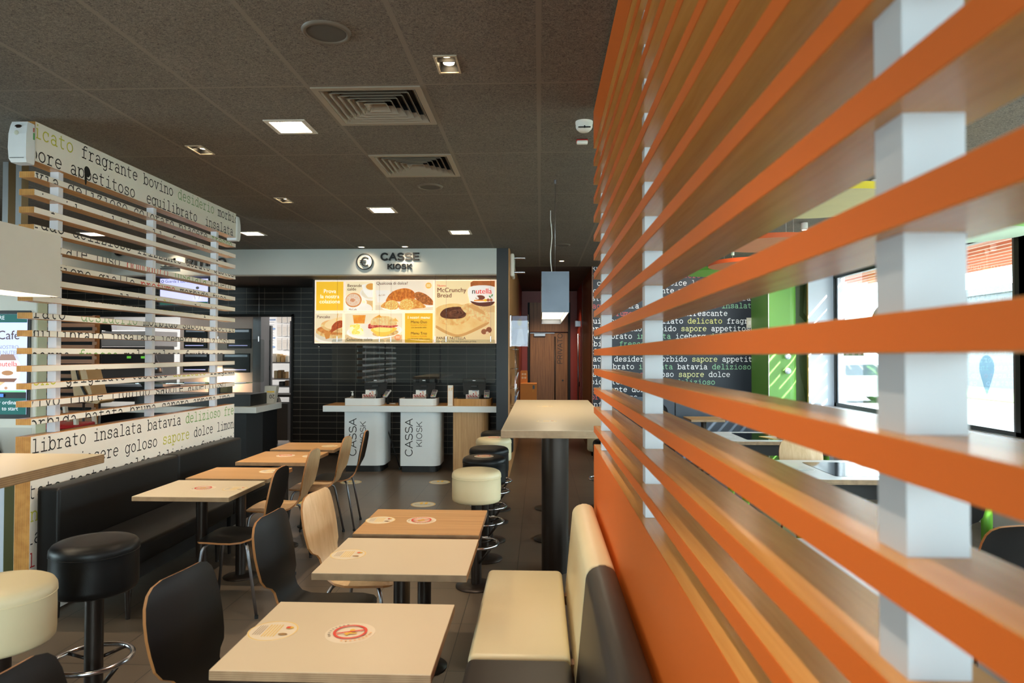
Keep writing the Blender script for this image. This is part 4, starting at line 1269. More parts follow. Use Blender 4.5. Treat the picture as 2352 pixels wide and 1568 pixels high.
# ------------------------------------------------------------ scent dispensers on the printed screen's ends
def dispenser(label, y, s):
    t = thing('scent_dispenser', label, 'dispenser', (-3.045, y, 2.72), 0, 'white scent dispensers on the screen ends')
    sec = rrect(-.055, 0, .055, .085, .0, 5, (.018, .018, 0, 0))
    b = MB().m(plain((232, 234, 236), .3))
    prof = [(2.715, .86, .80), (2.735, .95, .95), (2.80, 1.0, 1.0), (2.88, .98, .97), (2.93, .92, .86), (2.955, .86, .76)]
    vs = [(-3.045 + u * q, y - s * v * p, z) for z, q, p in prof for u, v in sec]
    n = len(sec)
    b.add(vs, [[j * n + i, j * n + (i + 1) % n, (j + 1) * n + (i + 1) % n, (j + 1) * n + i] for j in range(len(prof) - 1) for i in range(n)], False)
    b.add(vs[:n], [list(range(n))]); b.add(vs[-n:], [list(range(n))])
    b.build('casing', t)
    if s > 0:
        MB().m(plain((40, 26, 20), .2)).ell((-3.046, y - .076, 2.925), .022, .004, .010).build('sensor_window', t)
        MB().m(plain((200, 200, 180), .4)).ell((-3.05, y - .0845, 2.885), .014, .002, .014).build('emblem', t)
        MB().m('steel').box(-3.09, y - .083, 2.737, -3.005, y - .081, 2.741).build('seam', t)
        b = MB().m(plain((90, 160, 90), .4)).box(-2.9905, y - .03, 2.86, -2.9895, y - .018, 2.90)
        b.m(plain((170, 80, 60), .4)).box(-2.9905, y - .03, 2.905, -2.9895, y - .022, 2.93).build('label_print', t)
dispenser('white scent dispenser on the near end of the printed screen', 3.90, 1)
dispenser('white scent dispenser on the far end of the printed screen', 6.572, -1)

# ------------------------------------------------------------ cash counter
t = thing('cash_counter', 'long white-fronted cash counter resting on three pods under the menu board', 'counter', (-1.75, 9.4, 0))
b = MB().m(plain((222, 222, 220), .35)).box(-2.93, 9.08, .815, -.572, 9.66, .897, .003)
b.m('oakx').box(-2.925, 9.085, .897, -.575, 9.655, .90)
b.build('worktop', t)
def pod(name, x0, x1, mat, txt, plinth=True):
    z0 = .085 if plinth else .0
    b = MB().m(mat)
    out = rrect(x0, 9.14, x1, 9.60, .02, 8, (.018, .12, .02, .02))
    b.prism(out, z0, .815, caps=True, smooth=False)
    for i, sm in enumerate(b.sm): b.sm[i] = len(b.f[i]) == 4
    if txt:
        a = Art(b, (x0, 9.1395, 0), (1, 0, 0), (0, 0, 1), (0, -1, 0))
        a.caps('CASSA', .172, .212, .148, M['black'], .075, 90)
        a.caps('KIOSK', .30, .342, .112, M['black'], .07, 90)
    p = b.build('pod', t)
    if plinth: MB().m('black').prism(rrect(x0 + .02, 9.16, x1 - .03, 9.58, .02, 6, (.01, .1, .02, .02)), 0, z0).build('plinth', p)
PW = plain((222, 224, 224), .4, var=.02)
pod('a', -2.655, -2.115, PW, True)
pod('b', -1.888, -1.355, PW, True)
pod('c', -1.172, -.70, wood((206, 164, 116), (170, 126, 82), 'z', .45), False, False)
def tray(label, x0, x1, mat):
    t = thing('till_surround', label, 'tray', ((x0 + x1) / 2, 9.2, .90), 0, 'curved till surrounds on the counter')
    b = MB().m(mat)
    o = rrect(x0, 9.10, x1, 9.42, .09, 7, (.02, .085, 0, 0))
    path = [o[-2]] + o[:-3] if False else None
    pts = [(x0, 9.42)] + [(x0, 9.13)] + [(x0 + .02 - .02 * math.cos(R(a)), 9.12 - .02 * math.sin(R(a))) for a in (0, 45, 90)] + [(x1 - .085 + .085 * math.sin(R(a)), 9.185 - .085 * math.cos(R(a))) for a in range(0, 91, 10)] + [(x1, 9.42)]
    inn = []
    for i, p in enumerate(pts):
        a = Vector(pts[min(i + 1, len(pts) - 1)]) - Vector(pts[max(i - 1, 0)])
        a.normalize()
        inn.append((p[0] - a.y * .016, p[1] + a.x * .016))
    n = len(pts)
    for z0, z1 in ((.9005, .995),):
        vs = [(u, v, z0) for u, v in pts] + [(u, v, z1) for u, v in pts] + [(u, v, z0) for u, v in inn] + [(u, v, z1) for u, v in inn]
        b.add(vs, [[i, i + 1, n + i + 1, n + i] for i in range(n - 1)], True)
        b.add(vs, [[2 * n + i, 3 * n + i, 3 * n + i + 1, 2 * n + i + 1] for i in range(n - 1)], True)
        b.m('oak').add(vs, [[n + i, n + i + 1, 3 * n + i + 1, 3 * n + i] for i in range(n - 1)])
        b.add(vs, [[0, n, 3 * n, 2 * n], [n - 1, 3 * n - 1, 4 * n - 1, 2 * n - 1]])
    b.build('rim_panel', t)
tray('white curved till surround on the counter above the first pod', -2.64, -2.155, plain((232, 228, 222), .35))
tray('white curved till surround on the counter above the middle pod', -1.895, -1.40, plain((232, 228, 222), .35))
tray('wooden curved till surround on the counter beside the dark pier', -1.16, -.655, wood((206, 150, 88), (176, 120, 62), 'z', .4))
def till(label, x, rz):
    t = thing('till_terminal', label, 'till', (x, 9.5, .90), rz, 'black till terminals facing away')
    b = MB().m('black')
    b.prism([(-.165, .0), (.165, .0), (.15, -.22), (-.15, -.22)], -.012, .012, lambda u, v, w: (u, w + .05 * (v + .22) / .22 - .03, .35 + v)); 
    b.box(-.155, -.035, .30, .155, .03, .352, .012, 2)
    scr = b.build('display', t, False)
    MB().m(glow((214, 214, 214), .5)).box(-.022, -.037, .322, .018, -.035, .331, .002).build('emblem', scr, False)
    MB().m(plain((44, 42, 40), .4)).box(-.045, -.048, .235, .045, -.02, .262, .004).build('rear_cover', scr, False)
    b = MB().m('black').prism([(-.09, 0), (.09, 0), (.05, .2), (-.05, .2)], .0, .05, lambda u, v, w: (u, w, .01 + v)).box(-.11, -.06, 0, .11, .10, .02, .005)
    b.build('stand', t, False)
tills = (('black till terminal above the first pod, beside the sanitizer bottle', -2.31, .05), ('black till terminal above the middle pod', -1.62, -.05), ('black till terminal above the wooden pod', -.915, -.03))
for lab, x, rz in tills: till(lab, x, rz)
def leaflets(label, x):
    t = thing('leaflet_holder', label, 'holder', (x, 9.3, .90), 0, 'clear leaflet holders on the counter')
    MB().m('plexi').box(x - .085, 9.245, .9005, x + .07, 9.247, 1.02).box(x - .085, 9.33, .9005, x + .07, 9.332, 1.11).box(x + .07, 9.29, 1.0, x + .095, 9.292, 1.09).build('stand', t)
    b = MB().m(plain((240, 232, 222), .5)).box(x - .075, 9.30, .95, x + .065, 9.306, 1.10)
    a = Art(b, (x - .075, 9.2998, .95), (1, 0, 0), (0, 0, 1), (0, -1, 0))
    sk = plain((226, 176, 150), .5, var=0)
    for k in range(16): a.ell(.008 + .009 * k, .045 + .012 * (k * 5 % 4), .014, .011, (sk, plain((180, 140, 120), .5, var=0), plain((226, 206, 186), .5, var=0), plain((120, 80, 80), .5, var=0))[k % 4], 20 * k)
    a.ell(.062, .085, .014, .012, plain((206, 40, 50), .5, var=0), 30).ell(.066, .10, .010, .012, plain((170, 40, 40), .5, var=0))
    a.poly([(.085, .135), (.105, .138), (.125, .06), (.10, .05)], sk).rect(.05, .14, .13, .149, plain((120, 130, 160), .5, var=0))
    b.build('leaflet', t)
    b = MB().m(plain((226, 200, 190), .5)).box(x - .11, 9.262, .93, x + .05, 9.266, 1.045)
    a = Art(b, (x - .11, 9.2618, .93), (1, 0, 0), (0, 0, 1), (0, -1, 0))
    for k in range(12): a.ell(.012 + .012 * k, .075 + .012 * (k * 5 % 3), .012, .010, (sk, plain((160, 110, 90), .5, var=0), plain((206, 70, 70), .5, var=0))[k % 3], 30 * k)
    b.build('booklet', t)
leaflets('clear leaflet holder in the first white surround', -2.33)
leaflets('clear leaflet holder in the middle white surround', -1.63)
leaflets('clear leaflet holder in the wooden surround', -.90)
def reader(label, x, tilt):
    t = thing('card_reader', label, 'card reader', (x, 9.36, .90), tilt, 'card readers on the counter')
    MB().m('black').box(-.014, .0, .0, .014, .028, .125).build('stand', t, False)
    b = MB()
    b.T = Matrix.Translation((0, -.01, .145)) @ Matrix.Rotation(R(42), 4, 'X')
    b.m(plain((196, 190, 186), .4)).box(-.037, -.06, -.012, .037, .07, .012, .006, 2)
    b.m(plain((70, 70, 84), .2)).box(-.03, .03, .012, .03, .062, .0135)
    for i in range(3):
        for j in range(3): b.m(plain((90, 86, 84), .4)).box(-.028 + .02 * i, -.03 + .018 * j, .012, -.013 + .02 * i, -.018 + .018 * j, .015)
    for i, c in enumerate(((210, 50, 40), (230, 190, 50), (70, 160, 80))): b.m(plain(c, .4, var=0)).box(-.028 + .02 * i, -.052, .012, -.013 + .02 * i, -.038, .015)
    b.build('keypad', t, False)
reader('grey card reader beside the first till', -2.115, -.5)
reader('grey card reader beside the middle till', -1.46, -.2)
reader('grey card reader beside the till at the wooden surround', -.73, 0)
t = thing('sanitizer_bottle', 'clear pump bottle of sanitizer in the first white surround', 'bottle', (-2.575, 9.26, .9005))
MB().m(glass((226, 226, 222), .2)).lathe([(.0001, .0), (.032, .0), (.034, .01), (.034, .085), (.026, .11), (.012, .125), (.012, .13)], (-2.575, 9.26, .9005), 20).build('bottle', t)
MB().m(plain((220, 214, 206), .3)).lathe([(.0001, .003), (.030, .003), (.031, .07), (.0001, .07)], (-2.575, 9.26, .9005), 18).build('gel', t)
b = MB().m('white').cyl((-2.575, 9.26, .9005), .013, .125, .155, 14).cyl((-2.575, 9.26, .9005), .006, .155, .175, 10).box(-2.597, 9.25, 1.073, -2.565, 9.27, 1.085, .003)
b.build('pump', t)
t = thing('number_stand', 'tall white table number stand reading 17 beside the wooden surround', 'stand', (-1.205, 9.15, .90))
b = MB().m(plain((236, 222, 210), .45)).box(-1.24, 9.12, .9005, -1.172, 9.17, 1.175, .003)
a = Art(b, (-1.205, 9.1198, 0), (1, 0, 0), (0, 0, 1), (0, -1, 0))
a.text('17', 0, 1.10, .058, plain((240, 160, 40), .5, var=0), 'c', .02)
a.rect(-.034, 1.03, .034, 1.032, plain((220, 190, 160), .5, var=0))
for k in range(5): a.rect(-.028, .93 + .016 * k, .028, .934 + .016 * k, plain((226, 200, 176), .5, var=0))
b.m(plain((236, 160, 70), .5)).box(-1.2425, 9.121, .9005, -1.24, 9.17, 1.172).box(-1.17, 9.121, .9005, -1.168, 9.17, 1.165)
b.build('card', t)
MB().m('white').box(-1.25, 9.11, .9, -1.166, 9.18, .903).build('foot', t)
t = single('cable_box', MB().m(plain((40, 44, 56), .4)).box(-.012, -.03, 0, .012, .03, .085, .004).m('blackmat').box(-.014, -.01, .02, -.012, .01, .07), 'small dark box clipped at the end of the middle white surround', 'box', (-1.915, 9.24, .9005))
single('paper_slip', MB().m(plain((240, 236, 228), .6)).box(-.05, -.04, 0, .05, .04, .006, .001).box(-.03, -.03, .006, .05, .04, .009), 'small stack of paper slips on the counter between the white surrounds', 'paper', (-2.06, 9.42, .9005), .1)
b = MB().m('black').tube([(0, 0, 0), (-.30, .16, .80)], .008, 8).cyl((0, 0, 0), .014, -.012, .02, 10)
single('black_pole', b, 'thin black pole leaning under the counter between the white pods', 'pole', (-1.93, 9.35, .013))

# hanging acrylic shields
def shield(label, x0, x1, w):
    t = thing('acrylic_shield', label, 'shield', ((x0 + x1) / 2, 8.98, 1.2), 0, 'acrylic shields hanging over the counter')
    MB().m('plexi').prism(rrect(x0, 1.215, x1, 1.79, .025, 5), 8.977, 8.983, lambda u, v, q: (u, q, v)).build('pane', t)
    for x in w:
        c = MB().m('steel').tube([(x, 8.98, 1.80), (x, 8.98, 2.66)], .0012, 5).build('wire', t)
        MB().m('chrome').cyl((x, 8.975, 0), .007, 1.76, 1.83, 8).build('clip', c)
shield('clear acrylic shield hanging before the first till', -2.78, -2.07, (-2.71, -2.14))
shield('clear acrylic shield hanging before the middle till', -2.05, -1.33, (-1.985, -1.395))
shield('clear acrylic shield hanging before the till by the pier', -1.31, -.59, (-1.245, -.65))
shield('clear acrylic shield hanging at the pickup counter', -4.4, -3.7, (-4.33, -3.775))

# ------------------------------------------------------------ sign on the fascia
def sign3d(txt, x, z, size, wgt):
    b = MB().m('black')
    for i, q in enumerate(caps(txt, size, wgt, .10)[0]):
        b.prism([(x + u * .95, z + v) for u, v in q], 8.838 + .00012 * (i % 7), 8.858, lambda u, v, w: (u, w, v))
    return b
t = thing('wall_sign', 'black raised kiosk lettering with a circled euro symbol on the fascia', 'sign', (-1.95, 8.855, 2.8))
b = MB().m('black')
b.lathe([(.098, -.012), (.108, -.012), (.108, .008), (.098, .008), (.098, -.012)], (-2.31, 8.85, 2.812), 44, True, 'y')
b.build('ring', t)
b = MB().m('black')
e = arc(-2.300, 2.812, .050, .058, 48, 312, 16)
for i in range(len(e) - 1):
    (ax, az), (bx, bz) = e[i], e[i + 1]
    d = math.hypot(bx - ax, bz - az); nx, nz = -(bz - az) / d * .007, (bx - ax) / d * .007
    b.prism([(ax - nx, az - nz), (bx - nx, bz - nz), (bx + nx, bz + nz), (ax + nx, az + nz)], 8.838, 8.858, lambda u, v, w: (u, w, v))
b.box(-2.372, 8.838, 2.820, -2.29, 8.858, 2.830).box(-2.372, 8.838, 2.794, -2.298, 8.858, 2.804)
b.build('euro_symbol', t)
sign3d('CASSE', -2.095, 2.822, .148, .15).build('lettering', t)
sign3d('KIOSK', -2.005, 2.708, .103, .15).build('lettering', t)
t = thing('wall_sign', 'black raised pickup lettering on the fascia beyond the printed screen', 'sign', (-4.7, 8.855, 2.8))
sign3d('RITIRO', -4.72, 2.755, .16, .15).build('lettering', t)
b = MB().m('black')
b.box(-5.06, 8.84, 2.72, -4.80, 8.858, 2.735).prism([(-5.04, 2.745), (-4.82, 2.745), (-4.80, 2.76), (-5.06, 2.76)], 8.84, 8.858, lambda u, v, w: (u, w, v))
for (x0, z0, x1, z1) in ((-5.0, 2.77, -4.98, 2.85), (-4.88, 2.77, -4.86, 2.87), (-5.0, 2.84, -4.86, 2.86)): b.box(x0, 8.84, z0, x1, 8.858, z1)
b.build('tray_symbol', t)

# ------------------------------------------------------------ backlit menu board
t = thing('menu_board', 'backlit breakfast menu board hanging under the fascia', 'menu', (-1.9, 9.55, 1.75))
b = MB().m('blackmat').box(-3.24, 9.56, 1.72, -.57, 9.70, 2.66)
b.m(metal((200, 170, 130), .3)).box(-3.23, 9.53, 2.655, -.575, 9.56, 2.665)
b.build('light_box', t)
ES = .42
def pr(c): return glow(c, ES)
def fd(c1, c2, s=40.0): return noise2(c1, c2, s, .5, ES)
b = MB().m(pr((246, 228, 206))).box(-3.208, 9.551, 1.745, -.607, 9.56, 2.648)
K = .006205
a = Art(b, (-3.208, 9.551, 2.648), (K, 0, 0), (0, 0, -K), (0, -1, 0), .0004)
a.smooth = True
CRM, CRM2, WHT, BRN, GLD = pr((250, 224, 182)), pr((244, 230, 214)), pr((252, 240, 226)), pr((96, 44, 20)), pr((250, 190, 48))
INKM = pr((58, 36, 26))
def frame(x0, y0, x1, y1, m):
    a.clipr = (x0, x1, y0, y1)
    a.rect(x0, y0, x1, y1, m)
for x in (68.5, ): a.rect(x - .2, 0, x + .2, 145, pr((214, 190, 166)))
a.rect(278, 0, 278.5, 146, pr((190, 160, 130))); a.rect(0, 73.3, 278, 73.8, pr((190, 166, 140))); a.rect(138, 0, 138.4, 73, pr((214, 190, 166)))
frame(3.6, 4, 66.5, 70, GLD)
a.clipr = None
for s, y in (('Prova', 30), ('la nostra', 42), ('colazione', 53.7)): a.text(s, 35, y, 12.6, pr((255, 246, 236)), 'c', .018, -1)
frame(72.3, 4, 135, 70, CRM)
a.rect(118, 40, 135, 70, pr((226, 180, 120))).ell(132, 32, 27, 16, CRM2).ell(132, 31, 24, 13, pr((236, 216, 190))).poly([(109, 12), (135, 6), (135, 40), (124, 40), (114, 28)], WHT).ell(130, 16, 15, 9, pr((240, 226, 206))).ell(131, 15.5, 12, 7.5, pr((228, 156, 72)))
a.ell(104, 66, 30, 14, CRM2).poly([(72, 38), (110, 38), (106, 60), (96, 70), (78, 70), (72, 60)], WHT).ring(113, 52, 5, 8, WHT, 24)
a.ell(90.5, 46.5, 19, 16.5, pr((214, 140, 80)), -8).ell(90, 46, 16.5, 14, fd((238, 208, 184), (226, 180, 146), 60)).ell(88.5, 46.5, 6, 4, fd((190, 104, 60), (224, 170, 130), 120))
a.clipr = None
for s, y in (('Bevande', 16.5), ('calde', 24.5)): a.text(s, 76, y, 10, INKM, 'l', .008, -1)
a.text('McCafé', 80, 70, 6, INKM, 'l', 0, -1)
frame(141, 2, 274, 70, pr((246, 222, 196)))
a.rect(141, 58, 274, 70, pr((226, 206, 176))).poly([(142, 24), (174, 24), (170, 52), (146, 52)], CRM2).ring(172, 31, 3, 5, CRM2, 20)
a.poly([(152, 60), (274, 52), (274, 62), (176, 70), (160, 68)], WHT).poly([(158, 62), (274, 56), (274, 59), (176, 67)], pr((226, 212, 196)))
C1, C2, C3 = fd((226, 138, 56), (190, 92, 30), 30), fd((240, 178, 92), (206, 124, 50), 34), fd((250, 212, 130), (224, 160, 70), 60)
a.poly([(166, 52), (170, 38), (182, 27), (198, 21), (214, 20), (228, 26), (234, 38), (226, 48), (206, 50), (186, 50)], C1)
for k in range(6): a.line(180 + k * 9, 26 - 3 * math.sin(k * .6), 188 + k * 7, 46, 1.1, pr((176, 88, 34)))
a.poly([(230, 34), (240, 28), (256, 33), (268, 42), (274, 50), (274, 58), (252, 56), (238, 48)], fd((200, 120, 60), (150, 80, 36), 40))
for k in range(4): a.line(244 + k * 8, 31 + k * 4, 240 + k * 9, 46 + k * 3, 1.2, pr((140, 74, 36)))
a.poly([(154, 62), (160, 54), (172, 48), (190, 50), (196, 60), (188, 68), (170, 67)], C2).ell(179, 58, 15, 11, C3, -8)
a.poly([(196, 66), (202, 48), (216, 42), (236, 46), (254, 58), (256, 64), (238, 66), (214, 68)], C2).ell(214, 57, 16, 12.5, C3, 10)
for cx, cy2, r in ((179, 58, 10), (179, 58, 6), (214, 57, 11), (214, 57, 7), (214, 57, 3)): a.ring(cx, cy2, r - .7, r, pr((206, 144, 60)), 24, .75)
a.ell(263.5, 13.8, 7, 7, pr((244, 186, 92)))
for k in range(2): a.rect(259, 11.4 + 3.2 * k, 268, 13 + 3.2 * k, pr((252, 226, 180)))
a.clipr = None
a.text('Qualcosa di dolce?', 143.5, 11.5, 9.6, INKM, 'l', .006, -1)
a.text('McCafé', 149, 38, 5, pr((110, 80, 70)), 'l', 0, -1, -6)
frame(3, 77, 66, 143, pr((238, 214, 178)))
a.ell(44, 127, 46, 21, CRM2).ell(44, 125, 42, 17, pr((214, 198, 176)))
P1, P2 = fd((232, 196, 132), (206, 150, 86), 26), fd((214, 140, 70), (190, 110, 50), 26)
a.ell(44, 120, 40, 14, P1, 4).ell(46, 116, 38, 10, P2, 4).ell(58, 106, 42, 15, P1, 3).ell(60, 102, 40, 11, pr((226, 176, 110)), 3).ell(60, 99, 36, 13, pr((244, 206, 150)), -10)
a.poly([(42, 106), (52, 96), (66, 94), (66, 108), (56, 112), (46, 118), (36, 124), (30, 126), (40, 114)], fd((184, 84, 40), (160, 62, 26), 40)).poly([(24, 124), (40, 118), (36, 134), (28, 136)], pr((204, 130, 60))).line(56, 77, 52, 96, 1.2, pr((226, 176, 60)))
a.clipr = None
a.text('Pancake', 7, 88, 9.4, INKM, 'l', .012, -1)
frame(72.3, 77, 204, 143, pr((240, 220, 186)))
a.rect(72.3, 126, 204, 143, pr((226, 190, 140))).poly([(90, 81), (120, 81), (117, 100), (93, 100)], fd((246, 170, 70), (232, 138, 44), 12))
a.ell(140, 118, 64, 18, WHT, -3).ell(140, 116, 60, 15, pr((236, 222, 202)), -3)
EGG = fd((250, 232, 130), (240, 206, 84), 60)
for i in range(20): a.ell(82 + 24 * rnd.random() + 14 * rnd.random(), 106 + 18 * rnd.random(), 5.5, 3.8, EGG if i % 3 else pr((252, 244, 190)), rnd.random() * 180)
a.ell(166, 122, 30, 8, P1, -4).poly([(132, 114), (150, 108), (190, 110), (186, 118), (168, 128), (152, 130), (140, 122)], pr((248, 196, 80))).ell(160, 112, 22, 8, pr((250, 222, 120)))
a.poly([(126, 108), (134, 100), (190, 104), (192, 107), (180, 110), (150, 109), (130, 112)], fd((176, 50, 36), (226, 120, 96), 40))
a.poly([(132, 103), (134, 92), (146, 84), (172, 84), (188, 92), (192, 102), (178, 105), (148, 104)], fd((244, 210, 150), (226, 176, 104), 24)).poly([(140, 87), (152, 80), (158, 87)], pr((236, 160, 60))).poly([(184, 94), (188, 87), (196, 96)], pr((240, 180, 90)))
a.ell(194, 132, 7, 7, pr((242, 152, 96))).rect(189.5, 129, 199, 130.6, pr((252, 214, 180))).rect(189.5, 132, 199, 133.6, pr((252, 214, 180)))
a.clipr = None
a.text('Colazione salata', 76, 139.5, 9.2, INKM, 'l', .01, -1)
frame(210.7, 77, 274, 144, pr((240, 178, 44)))
a.clipr = None
a.text('I nostri menu:', 242.5, 89.5, 9.2, pr((255, 246, 224)), 'c', .012, -1)
for s, y, z in (('Menu Duo', 99.8, 8.6), ('Menu Trio', 125.4, 8.6)): a.text(s, 242.5, y, z, INKM, 'c', .012, -1)
for s, y in (('Pancake o McMuffin', 105.5), ('Pancake o McMuffin', 131)): a.text(s, 242.5, y, 4.6, pr((170, 110, 30)), 'c', 0, -1)
for s, y in (('con bevanda calda', 110.8), ('con bevanda calda e succo', 136.5)): a.text(s, 242.5, y, 4.8, INKM, 'c', .008, -1)
frame(281, 4, 415, 145, pr((250, 218, 164)))
a.rect(281, 66, 415, 145, pr((236, 200, 144))).rect(386, 60, 415, 75, pr((222, 178, 118)))
a.poly([(281, 66), (334, 56), (390, 86), (397, 98), (340, 127), (312, 123), (281, 104)], fd((240, 196, 128), (230, 180, 108), 6)).poly([(281, 104), (312, 120), (340, 124), (397, 98), (394, 106), (340, 130), (310, 126), (281, 110)], pr((206, 150, 84)))
a.poly([(288, 86), (296, 74), (316, 62), (340, 62), (358, 78), (356, 92), (336, 103), (310, 104), (292, 98)], fd((240, 196, 126), (216, 160, 88), 20))
a.poly([(291, 80), (300, 68), (320, 63), (340, 64), (350, 76), (346, 86), (326, 90), (300, 88)], fd((74, 36, 18), (110, 60, 34), 18))
for k in range(4): a.ring(322 + k * 3, 74 + k * 1.2, 6 + 4 * k, 7 + 4 * k, pr((130, 80, 54)), 24, .45)
a.poly([(338, 62), (346, 57), (368, 55), (392, 68), (404, 84), (400, 97), (390, 98), (366, 88), (346, 74)], fd((244, 206, 144), (222, 168, 100), 26)).poly([(350, 60), (366, 57), (390, 72), (394, 82), (372, 72)], pr((214, 158, 92)))
a.poly([(360, 8), (366, 4), (415, 4), (415, 18), (360, 18)], fd((196, 110, 54), (170, 90, 40), 8)).poly([(358, 18), (415, 18), (415, 50), (408, 54), (366, 54), (358, 50)], WHT).poly([(360, 50), (380, 53), (412, 51), (414, 54), (406, 60), (388, 62), (370, 58)], pr((96, 44, 26)))
a.text('n', 363, 33, 17, pr((30, 22, 20)), 'l', .02, -1).text('utella', 371.5, 33, 17, pr((222, 50, 36)), 'l', .02, -1)
a.ell(382, 42, 11, 5.5, pr((120, 60, 36))).ell(375, 42, 5, 2.5, CRM2, 40).rect(368, 47, 396, 50, pr((240, 150, 60))).ell(394, 48, 4, 3, pr((246, 190, 50))).ell(400, 47.5, 3.5, 3.5, pr((170, 90, 50))).ell(407, 47.5, 3.5, 3.5, pr((180, 100, 60))).ell(404, 40, 3, 1.5, pr((70, 130, 70)), 50).ell(409, 37, 3, 1.5, pr((70, 130, 70)), 110)
a.ell(391, 119, 6.5, 6, pr((150, 84, 48))).ell(402, 115, 6.5, 6.5, pr((140, 74, 40))).ell(398.5, 122, 3.5, 3.5, pr((226, 190, 150)))
a.clipr = None
a.text('Nuovo', 284.5, 17, 7, pr((206, 60, 40)), 'l', .004, -1)
a.text('McCrunchy', 284, 29.5, 14.2, BRN, 'l', .012, -1).text('Bread', 284, 41.5, 14.2, BRN, 'l', .012, -1)
a.text('PANE E NUTELLA', 283, 136.5, 8.6, INKM, 'l', .012, -1).text('come non lo hai mai provato prima.', 283, 142.6, 6.3, pr((90, 60, 50)), 'l', .006, -1)
b.build('print', t)
t2 = MB().m('chrome').ell((0, 0, .02), .016, .016, .02).lathe([(.012, -.035), (.016, -.035), (.016, -.03), (.012, -.03), (.012, -.035)], (0, 0, 0), 16, True)
single('hanging_hook', t2, 'small chrome hook under the corner of the menu board', 'hook', (-3.16, 9.62, 1.68))
# ------------------------------------------------------------ pickup counter and kitchen
t = thing('pickup_counter', 'black pickup counter with white top beyond the printed screen', 'counter', (-6.0, 9.2, 0))
MB().m(plain((222, 220, 214), .35)).box(-8.6, 8.74, .82, -3.70, 9.62, .90, .003).build('worktop', t)
MB().m(plain((28, 27, 28), .5)).prism([(-8.6, 8.86), (-3.88, 8.86), (-3.76, 9.1), (-3.76, 9.6), (-8.6, 9.6)], 0, .82).build('cabinet', t)
t = thing('glass_display', 'black low display box with a glass shelf on the pickup counter', 'display', (-4.7, 9.1, .90))
MB().m('black').box(-5.4, 8.86, .9005, -3.83, 9.40, 1.055, .003).build('box', t)
MB().m(glass((190, 225, 215), .1)).box(-6.6, 8.82, 1.195, -3.95, 9.2, 1.205).build('glass_shelf', t)
for x in (-6.0, -5.3, -4.3):
    MB().m('black').prism([(-.07, 1.194), (.07, 1.194), (.02, 1.13), (.018, 1.055), (-.018, 1.055), (-.02, 1.13)], 8.93, 8.95, lambda u, v, w: (x + u, w, v)).build('bracket', t)
b = MB().m(plain((150, 142, 110), .8))
for k in range(36): b.box(-.14 + .004 * (k % 3), -.08, .008 * k, .14 + .004 * (k % 2), .08, .008 * k + .007)
single('napkin_stack', b, 'stack of kraft paper sheets behind the glass shelf', 'paper', (-4.55, 9.515, .9005))
t = thing('order_screen', 'hanging order number screen with lilac display seen through the printed screen', 'screen', (-5.0, 9.4, 2.25))
MB().m('black').box(-5.40, 9.40, 2.26, -4.66, 9.46, 2.68, .006).tube([(-5.03, 9.43, 2.67), (-5.03, 9.43, 2.9)], .02, 8).build('case', t)
b = MB().m(glow((196, 196, 246), .75)).box(-5.375, 9.397, 2.285, -4.685, 9.40, 2.655)
a = Art(b, (-5.375, 9.3965, 2.285), (1, 0, 0), (0, 0, 1), (0, -1, 0))
a.rect(0, .0, .69, .045, glow((30, 84, 70), .5)).text('Guarda il tuo numero', .07, .315, .055, M['black']).ring(.035, .332, .012, .02, M['black'])
a.poly([(.47, .07), (.60, .07), (.56, .20), (.51, .20)], glow((214, 214, 236), .7)).line(.47, .2, .51, .08, .006, GRY).line(.60, .2, .56, .08, .006, GRY).ell(.54, .24, .025, .02, GRY)
b.build('display', t)

PINK = plain((226, 206, 194), .5, var=.02)
STEEL2 = plain((128, 128, 130), .35, .5, var=.1, scale=3)
t = thing('oven_column', 'pale fitted kitchen column with dark built-in ovens above the warm-lit niche', 'oven', (-5.8, 11.9, 0))
OV = [(-6.19, 1.69, -5.78, 2.03), (-5.42, 1.69, -5.0, 2.03), (-6.2, 1.27, -5.74, 1.60), (-5.5, 1.27, -5.02, 1.60)]
b = MB().m(PINK)
for a_, c, d, e in cells((-6.27, -4.98), (.3, 2.5), OV):
    b.box(a_, 11.6, c, d, 11.95, e)
b.build('housing', t)
MB().m(STEEL2).box(-4.97, 11.58, .3, -4.83, 11.95, 2.5).build('side_panel', t)
for x0, z0, x1, z1 in OV:
    o = MB().m(plain((16, 16, 18), .3, 0.0, .3)).box(x0, 11.57, z0, x1, 11.93, z1, .006).build('oven', t)
    MB().m('steel').box(x0 + .04, 11.565, z1 - .06, x1 - .04, 11.572, z1 - .02).build('control_panel', o)
    MB().m(glow((190, 190, 240), .5)).box(x0 + .03, 11.566, z0 + .04, x1 - .06, 11.571, z0 + .055).build('light_strip', o)
lamp('niche_light', 'AREA', (-5.5, 11.38, 1.24), 7, (1, .72, .46), aim=(-5.5, 11.62, .9), size=.35)
t = thing('heat_lamp', 'steel heat lamp on a stand seen through the printed screen', 'lamp', (-6.45, 11.15, 1.09))
MB().m('steel').lathe([(.02, 1.56), (.03, 1.49), (.095, 1.40), (.12, 1.27), (.118, 1.27)], (-6.45, 11.15, 0), 24).build('shade', t)
MB().m('steel').tube([(-6.45, 11.15, 1.55), (-6.45, 11.15, 1.65)], .013, 8).box(-6.66, 11.05, 1.645, -6.23, 11.27, 1.67).tube([(-6.64, 11.25, 1.0905), (-6.64, 11.25, 1.65)], .013, 8).build('stand', t)
t = thing('fryer', 'steel fryer with two small green displays in the kitchen', 'fryer', (-7.3, 11.9, 0))
MB().m(plain((96, 94, 92), .3, .6, var=.1)).box(-7.75, 11.6, .2, -6.75, 12.4, 1.42, .01).build('body', t)
